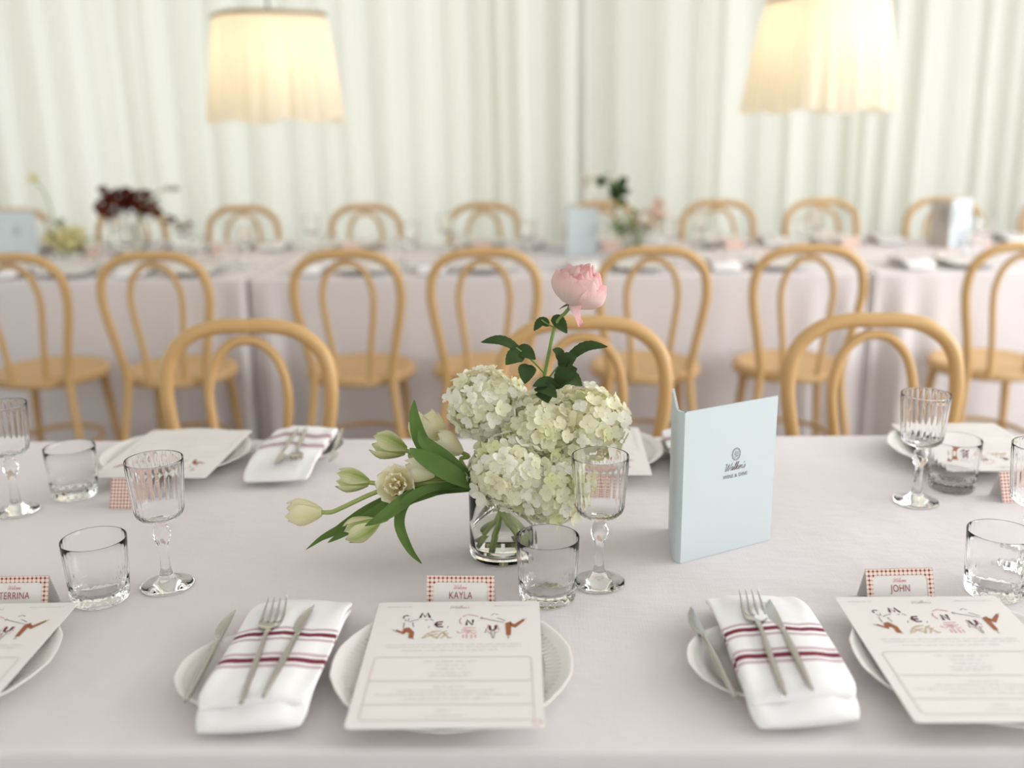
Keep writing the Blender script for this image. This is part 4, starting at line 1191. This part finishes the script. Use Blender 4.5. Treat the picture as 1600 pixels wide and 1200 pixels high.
# the one outer petal that hangs down
Md = frame_from((at(925, 492, Y0 + .01) - rbse).normalized(), 2.0)
add_petal(rt, Md, (0, 0, 0), petal_rows(PI / 2, .020, .030, 1.5, lambda q: .3 + .7 * q, wave=.003, seed=3, tipw=.75), 'rose_pink')
for i in range(5):
    a = i * 2 * PI / 5
    d0 = M3 @ Vector((math.cos(a), math.sin(a), 0)); az = M3 @ Vector((0, 0, 1))
    P = catmull([-az * .006, d0 * .006 - az * .002, d0 * .010 + az * .006 - az * (.012 if i % 2 else 0), d0 * .013 + az * .014 - az * (.026 if i % 2 else 0)], 4)
    leaf_mesh(P, lambda q: .0042 * math.sin(PI * (.2 + .8 * q)) + .0003, .3, -d0).build('sepal', 'sepal_green', rt)
def rose_leaf(b, tip, w, droop=.006, up=(0, -.5, .85), yb=0, yt=0, fold=.25):
    p0, p1 = at(b[0], b[1], Y0 + .025 + yb), at(tip[0], tip[1], Y0 + .025 + yt)
    mid_ = (p0 + p1) / 2 + Vector((0, 0, droop))
    P = catmull([p0 - rbse, mid_ - rbse, p1 - rbse], 9)
    leaf_mesh(P, lambda q: w * (math.sin(PI * (.06 + .94 * q) ** .85) ** .85) + .0003, fold, Vector(up), 7, 0, .04).build('leaf', 'leaf_rose', rt)
def twig(pts):
    m = MB(); tube(m, catmull([at(u, v, Y0 + .025 + dy) - rbse for u, v, dy in pts], 5), .0012, 6); m.build('leaf_stalk', 'stem_green', rt)
twig([(866, 512, 0), (853, 505, 0), (846, 500, 0)]); rose_leaf((858, 508), (834, 517), .0085, .007); rose_leaf((862, 497), (886, 521), .0085, .004, up=(0, -.9, .5))
twig([(852, 585, 0), (830, 562, -.01), (806, 543, -.015)])
rose_leaf((812, 546), (751, 535), .0095, .006, yb=-.01, yt=-.02); rose_leaf((808, 545), (837, 562), .0090, .003, yb=-.01, yt=-.02, up=(0, -.9, .5))
rose_leaf((818, 553), (790, 570), .0110, .004, yb=-.012, yt=-.03, up=(0, -.9, .4)); rose_leaf((826, 570), (820, 600), .0115, .003, yb=-.01, yt=-.03, up=(0, -.95, .4))
twig([(856, 592, 0), (875, 570, -.01), (895, 556, -.012)])
rose_leaf((884, 563), (950, 542), .0100, .008, yb=-.01, yt=-.02); rose_leaf((880, 566), (863, 546), .0080, .004, yb=-.01, yt=-.01); rose_leaf((884, 568), (898, 562), .010, .002, yb=-.01, yt=-.04, up=(0, -.9, .5)); rose_leaf((876, 574), (902, 556), .0105, .003, yb=-.02, yt=-.045, up=(0, -1, .3))
twig([(846, 612, 0), (868, 600, -.015), (885, 590, -.02)])
rose_leaf((866, 604), (910, 603), .0150, .010, yb=-.02, yt=-.03); rose_leaf((870, 598), (902, 576), .0120, .004, yb=-.02, yt=-.03, up=(0, -.95, .4)); rose_leaf((875, 602), (832, 604), .0100, .004, yb=-.02, yt=-.04); rose_leaf((848, 610), (856, 630), .0130, .004, yb=-.02, yt=-.05, up=(0, -.95, .4)); rose_leaf((838, 606), (870, 622), .0110, .004, yb=-.03, yt=-.055)

# ------------------------------------------------------------------ flowers on the back table
def small_bloom(material, size, seed):
    o = floret_mesh(size, .25, seed, material).build('bloom', material); me = o.data; bpy.data.objects.remove(o); return me
def spray(name, label, cat, base, stem_paths, clusters, group=None):
    """base Vector; stem_paths: lists of Vectors; clusters: (center, radii, n, mesh list, part name, size)"""
    t = thing(name, label, cat, base, 0, group)
    for sp_ in stem_paths:
        m = MB(); tube(m, catmull([p_ - base for p_ in sp_], 5), .0028, 7); m.build('stem', 'stem_green', t)
    r = random.Random(hash(len(label)) % 97)
    for c_, rad, n, meshes, pn, k in clusters:
        for i in range(n):
            d = Vector((r.gauss(0, 1), r.gauss(0, 1), r.gauss(0, 1))).normalized() * (r.random() ** .45)
            o = bpy.data.objects.new(pn, r.choice(meshes)); COL.objects.link(o); o.parent = t
            o.location = c_ - base + Vector((d.x * rad[0], d.y * rad[1], d.z * rad[2]))
            o.rotation_euler = (r.uniform(-1.2, 1.2), r.uniform(-1.2, 1.2), r.uniform(0, 6.3)); kk = k * r.uniform(.8, 1.2); o.scale = (kk, kk, kk)
    return t
def leaf_data(material, L, w):
    m = leaf_mesh([(0, L * q, .15 * L * math.sin(PI * q)) for q in np.linspace(0, 1, 7)], lambda q: w * math.sin(PI * (.05 + .95 * q)) ** .8 + .0003, .25)
    o = m.build('leaf', material); me = o.data; bpy.data.objects.remove(o); return me
LR = leaf_data('leaf_dark_red', .045, .016); LG = leaf_data('leaf_rose', .05, .017); LT = leaf_data('leaf_tulip', .035, .011)
BY = small_bloom('yellow_bloom', .020, 3); BP = small_bloom('pink_spray', .016, 4); BW = small_bloom('floret_white', .016, 5); BL = small_bloom('floret_lime', .012, 6)
YB = 4.05
bvl = on(203, 397, TZ); YB1 = bvl.y
def back_vase(pos, label, k=1.0):
    o = dup(vt, (pos.x, pos.y, TZ + .0005), 0, label); o.scale = (k, k, k * 1.25); return o
vt['group'] = 'glass flower vases'
back_vase(bvl, 'tall glass vase on the back table under the dark red foliage', 1.75)
def ab(u, v, dy=0): return at(u, v, YB1 + dy)
vb = Vector((bvl.x, bvl.y, TZ + .03))
spray('dark_red_foliage', 'dark red foliage branch in the back table vase left, with a trailing tip', 'foliage', vb,
      [[vb, ab(200, 345), ab(190, 320)], [vb + Vector((.02, 0, 0)), ab(215, 345), ab(240, 332), ab(280, 350), ab(302, 362)], [vb, ab(220, 330), ab(250, 298), ab(283, 296)]],
      [(ab(180, 318), (.068, .07, .055), 44, [LR], 'leaf', 1.2), (ab(215, 318), (.060, .06, .05), 30, [LR], 'leaf', 1.2), (ab(240, 332), (.045, .05, .03), 14, [LR], 'leaf', 1.1), (ab(270, 345), (.03, .03, .02), 8, [LR], 'leaf', .9), (ab(292, 356), (.025, .02, .012), 5, [LR], 'leaf', .8), (ab(266, 295), (.035, .02, .012), 6, [LR], 'leaf', .6)])
spray('hydrangea', 'pale yellow hydrangea head low on the back table beside the left standing folder', 'flower', ab(150, 385, -.05),
      [[vb + Vector((-.02, -.02, .02)), ab(150, 372, -.05), ab(105, 382, -.05)]],
      [(ab(100, 375, -.06), (.098, .08, .056), 98, [BY], 'floret', 1.3), (ab(92, 348, -.04), (.04, .04, .015), 3, [LT], 'leaf', .9)])
spray('ranunculus', 'single pale yellow flower on a bent stem standing above the left folder', 'flower', ab(75, 375),
      [[ab(120, 385), ab(85, 372), ab(80, 330), ab(68, 298), ab(54, 284)]],
      [(ab(51, 279), (.022, .02, .018), 9, [BY], 'petal', .9)])
bc = on(992, 402, TZ); YB2 = bc.y
def ac(u, v, dy=0): return at(u, v, YB2 + dy)
back_vase(bc, 'glass vase on the back table beneath the white and pink mixed flowers', 1.15)
vc = Vector((bc.x, bc.y, TZ + .03))
spray('garden_rose', 'white rose on a bending dark-leaved stem, back table, above the standing blue folder', 'flower', vc,
      [[vc, ac(985, 360), ac(972, 320), ac(962, 292), ac(945, 280), ac(930, 282)]],
      [(ac(923, 283), (.032, .03, .026), 16, [BW], 'petal', 1.5), (ac(945, 283), (.03, .02, .014), 7, [LG], 'leaf', .9), (ac(968, 298), (.025, .02, .03), 9, [LG], 'leaf', 1.0), (ac(962, 318), (.02, .02, .035), 8, [LG], 'leaf', 1.0)])
spray('blossom_spray', 'small white blossom spray with green leaves in the middle back table vase', 'flower', vc,
      [[vc, ac(978, 370), ac(970, 345)], [vc, ac(1000, 370), ac(1010, 350)], [vc, ac(990, 365), ac(985, 340)]],
      [(ac(985, 352), (.085, .07, .075), 60, [BW, BL], 'blossom', .8), (ac(985, 355), (.085, .07, .07), 45, [LT], 'leaf', .9)])
spray('blossom_spray', 'pale pink blossom spray to the right in the middle back table vase', 'flower', vc,
      [[vc, ac(1005, 365), ac(1022, 335)], [vc, ac(1010, 368), ac(1038, 340)]],
      [(ac(1022, 335), (.075, .06, .07), 55, [BP], 'blossom', .9)])

# ------------------------------------------------------------------ settings on the back table
GP = {'plate': 'dinner plates on the back table', 'side': 'side plates on the back table', 'menu': 'menus on the back table', 'nap': 'napkins on the back table', 'fork': 'forks on the back table', 'knife': 'knives on the back table', 'name': 'name cards on the back table', 'gob': 'stemmed glasses on the back table', 'tum': 'tumblers on the back table'}
def setting(x, row, where):
    front = row == 'near'; s = 1 if front else -1; rz = 0 if front else PI
    ye = MY0 + .15 if front else MY1 - .15
    def P(dx, dy, z=0): return (x + s * dx, ye + s * dy, TZ + z)
    dup(dp, P(0, 0, .001), rz, 'dinner plate ' + where, GP['plate'])
    dup(menu, P(0, -.02, .0255), rz, 'menu card on the plate ' + where, GP['menu'])
    dup(sp, P(-.225, 0, .001), rz, 'side plate ' + where, GP['side'])
    dup(nap, P(-.215, -.01, .0006), rz, 'striped napkin ' + where, GP['nap'])
    f = dup(fork, label='fork on the napkin ' + where, group=GP['fork']); pose(f, Vector(P(-.225, -.085, NT - .005)), Vector(P(-.225, .1, NT - .005)))
    k = dup(knife, label='knife on the napkin ' + where, group=GP['knife']); pose(k, Vector(P(-.195, -.08, NT - .004)), Vector(P(-.19, .1, NT - .004)))
    dup(nk, P(-.01, .165, .0005), rz, 'small folded name card ' + where, GP['name'])
    dup(gob, P(.15, .20, .0005), 0, 'stemmed glass ' + where, GP['gob'])
    dup(tum, P(.09, .16, .0005), 0, 'tumbler ' + where, GP['tum'])
NEARW = ['in front of the leftmost middle-row chair', 'in front of the chair under the dark red flowers', 'in front of the third middle-row chair from the left', 'in front of the middle-row chair above the white hydrangeas', 'in front of the middle-row chair right of the pink flower', 'in front of the sixth middle-row chair from the left', 'in front of the rightmost middle-row chair']
for (u, v, rz), w in list(zip(MC, NEARW)):
    x = at(u, v, 3.22).x * 1.05
    setting(x, 'near', w)
FARW = ['before the far-row chair behind the left folder', 'before the far-row chair hidden by dark red flowers', 'before the far-row chair right of the dark red branch', 'before the far-row chair right of the left lamp', 'before the far-row chair left of the middle folder', 'before the far-row chair hidden by the mixed flowers', 'before the far-row chair right of the mixed flowers', 'before the far-row chair under the right lamp', 'before the far-row chair behind the half-open folder']
for (u, v), w in list(zip(FC, FARW)):
    setting(at(u, v, 5.03).x * .97, 'far', w)
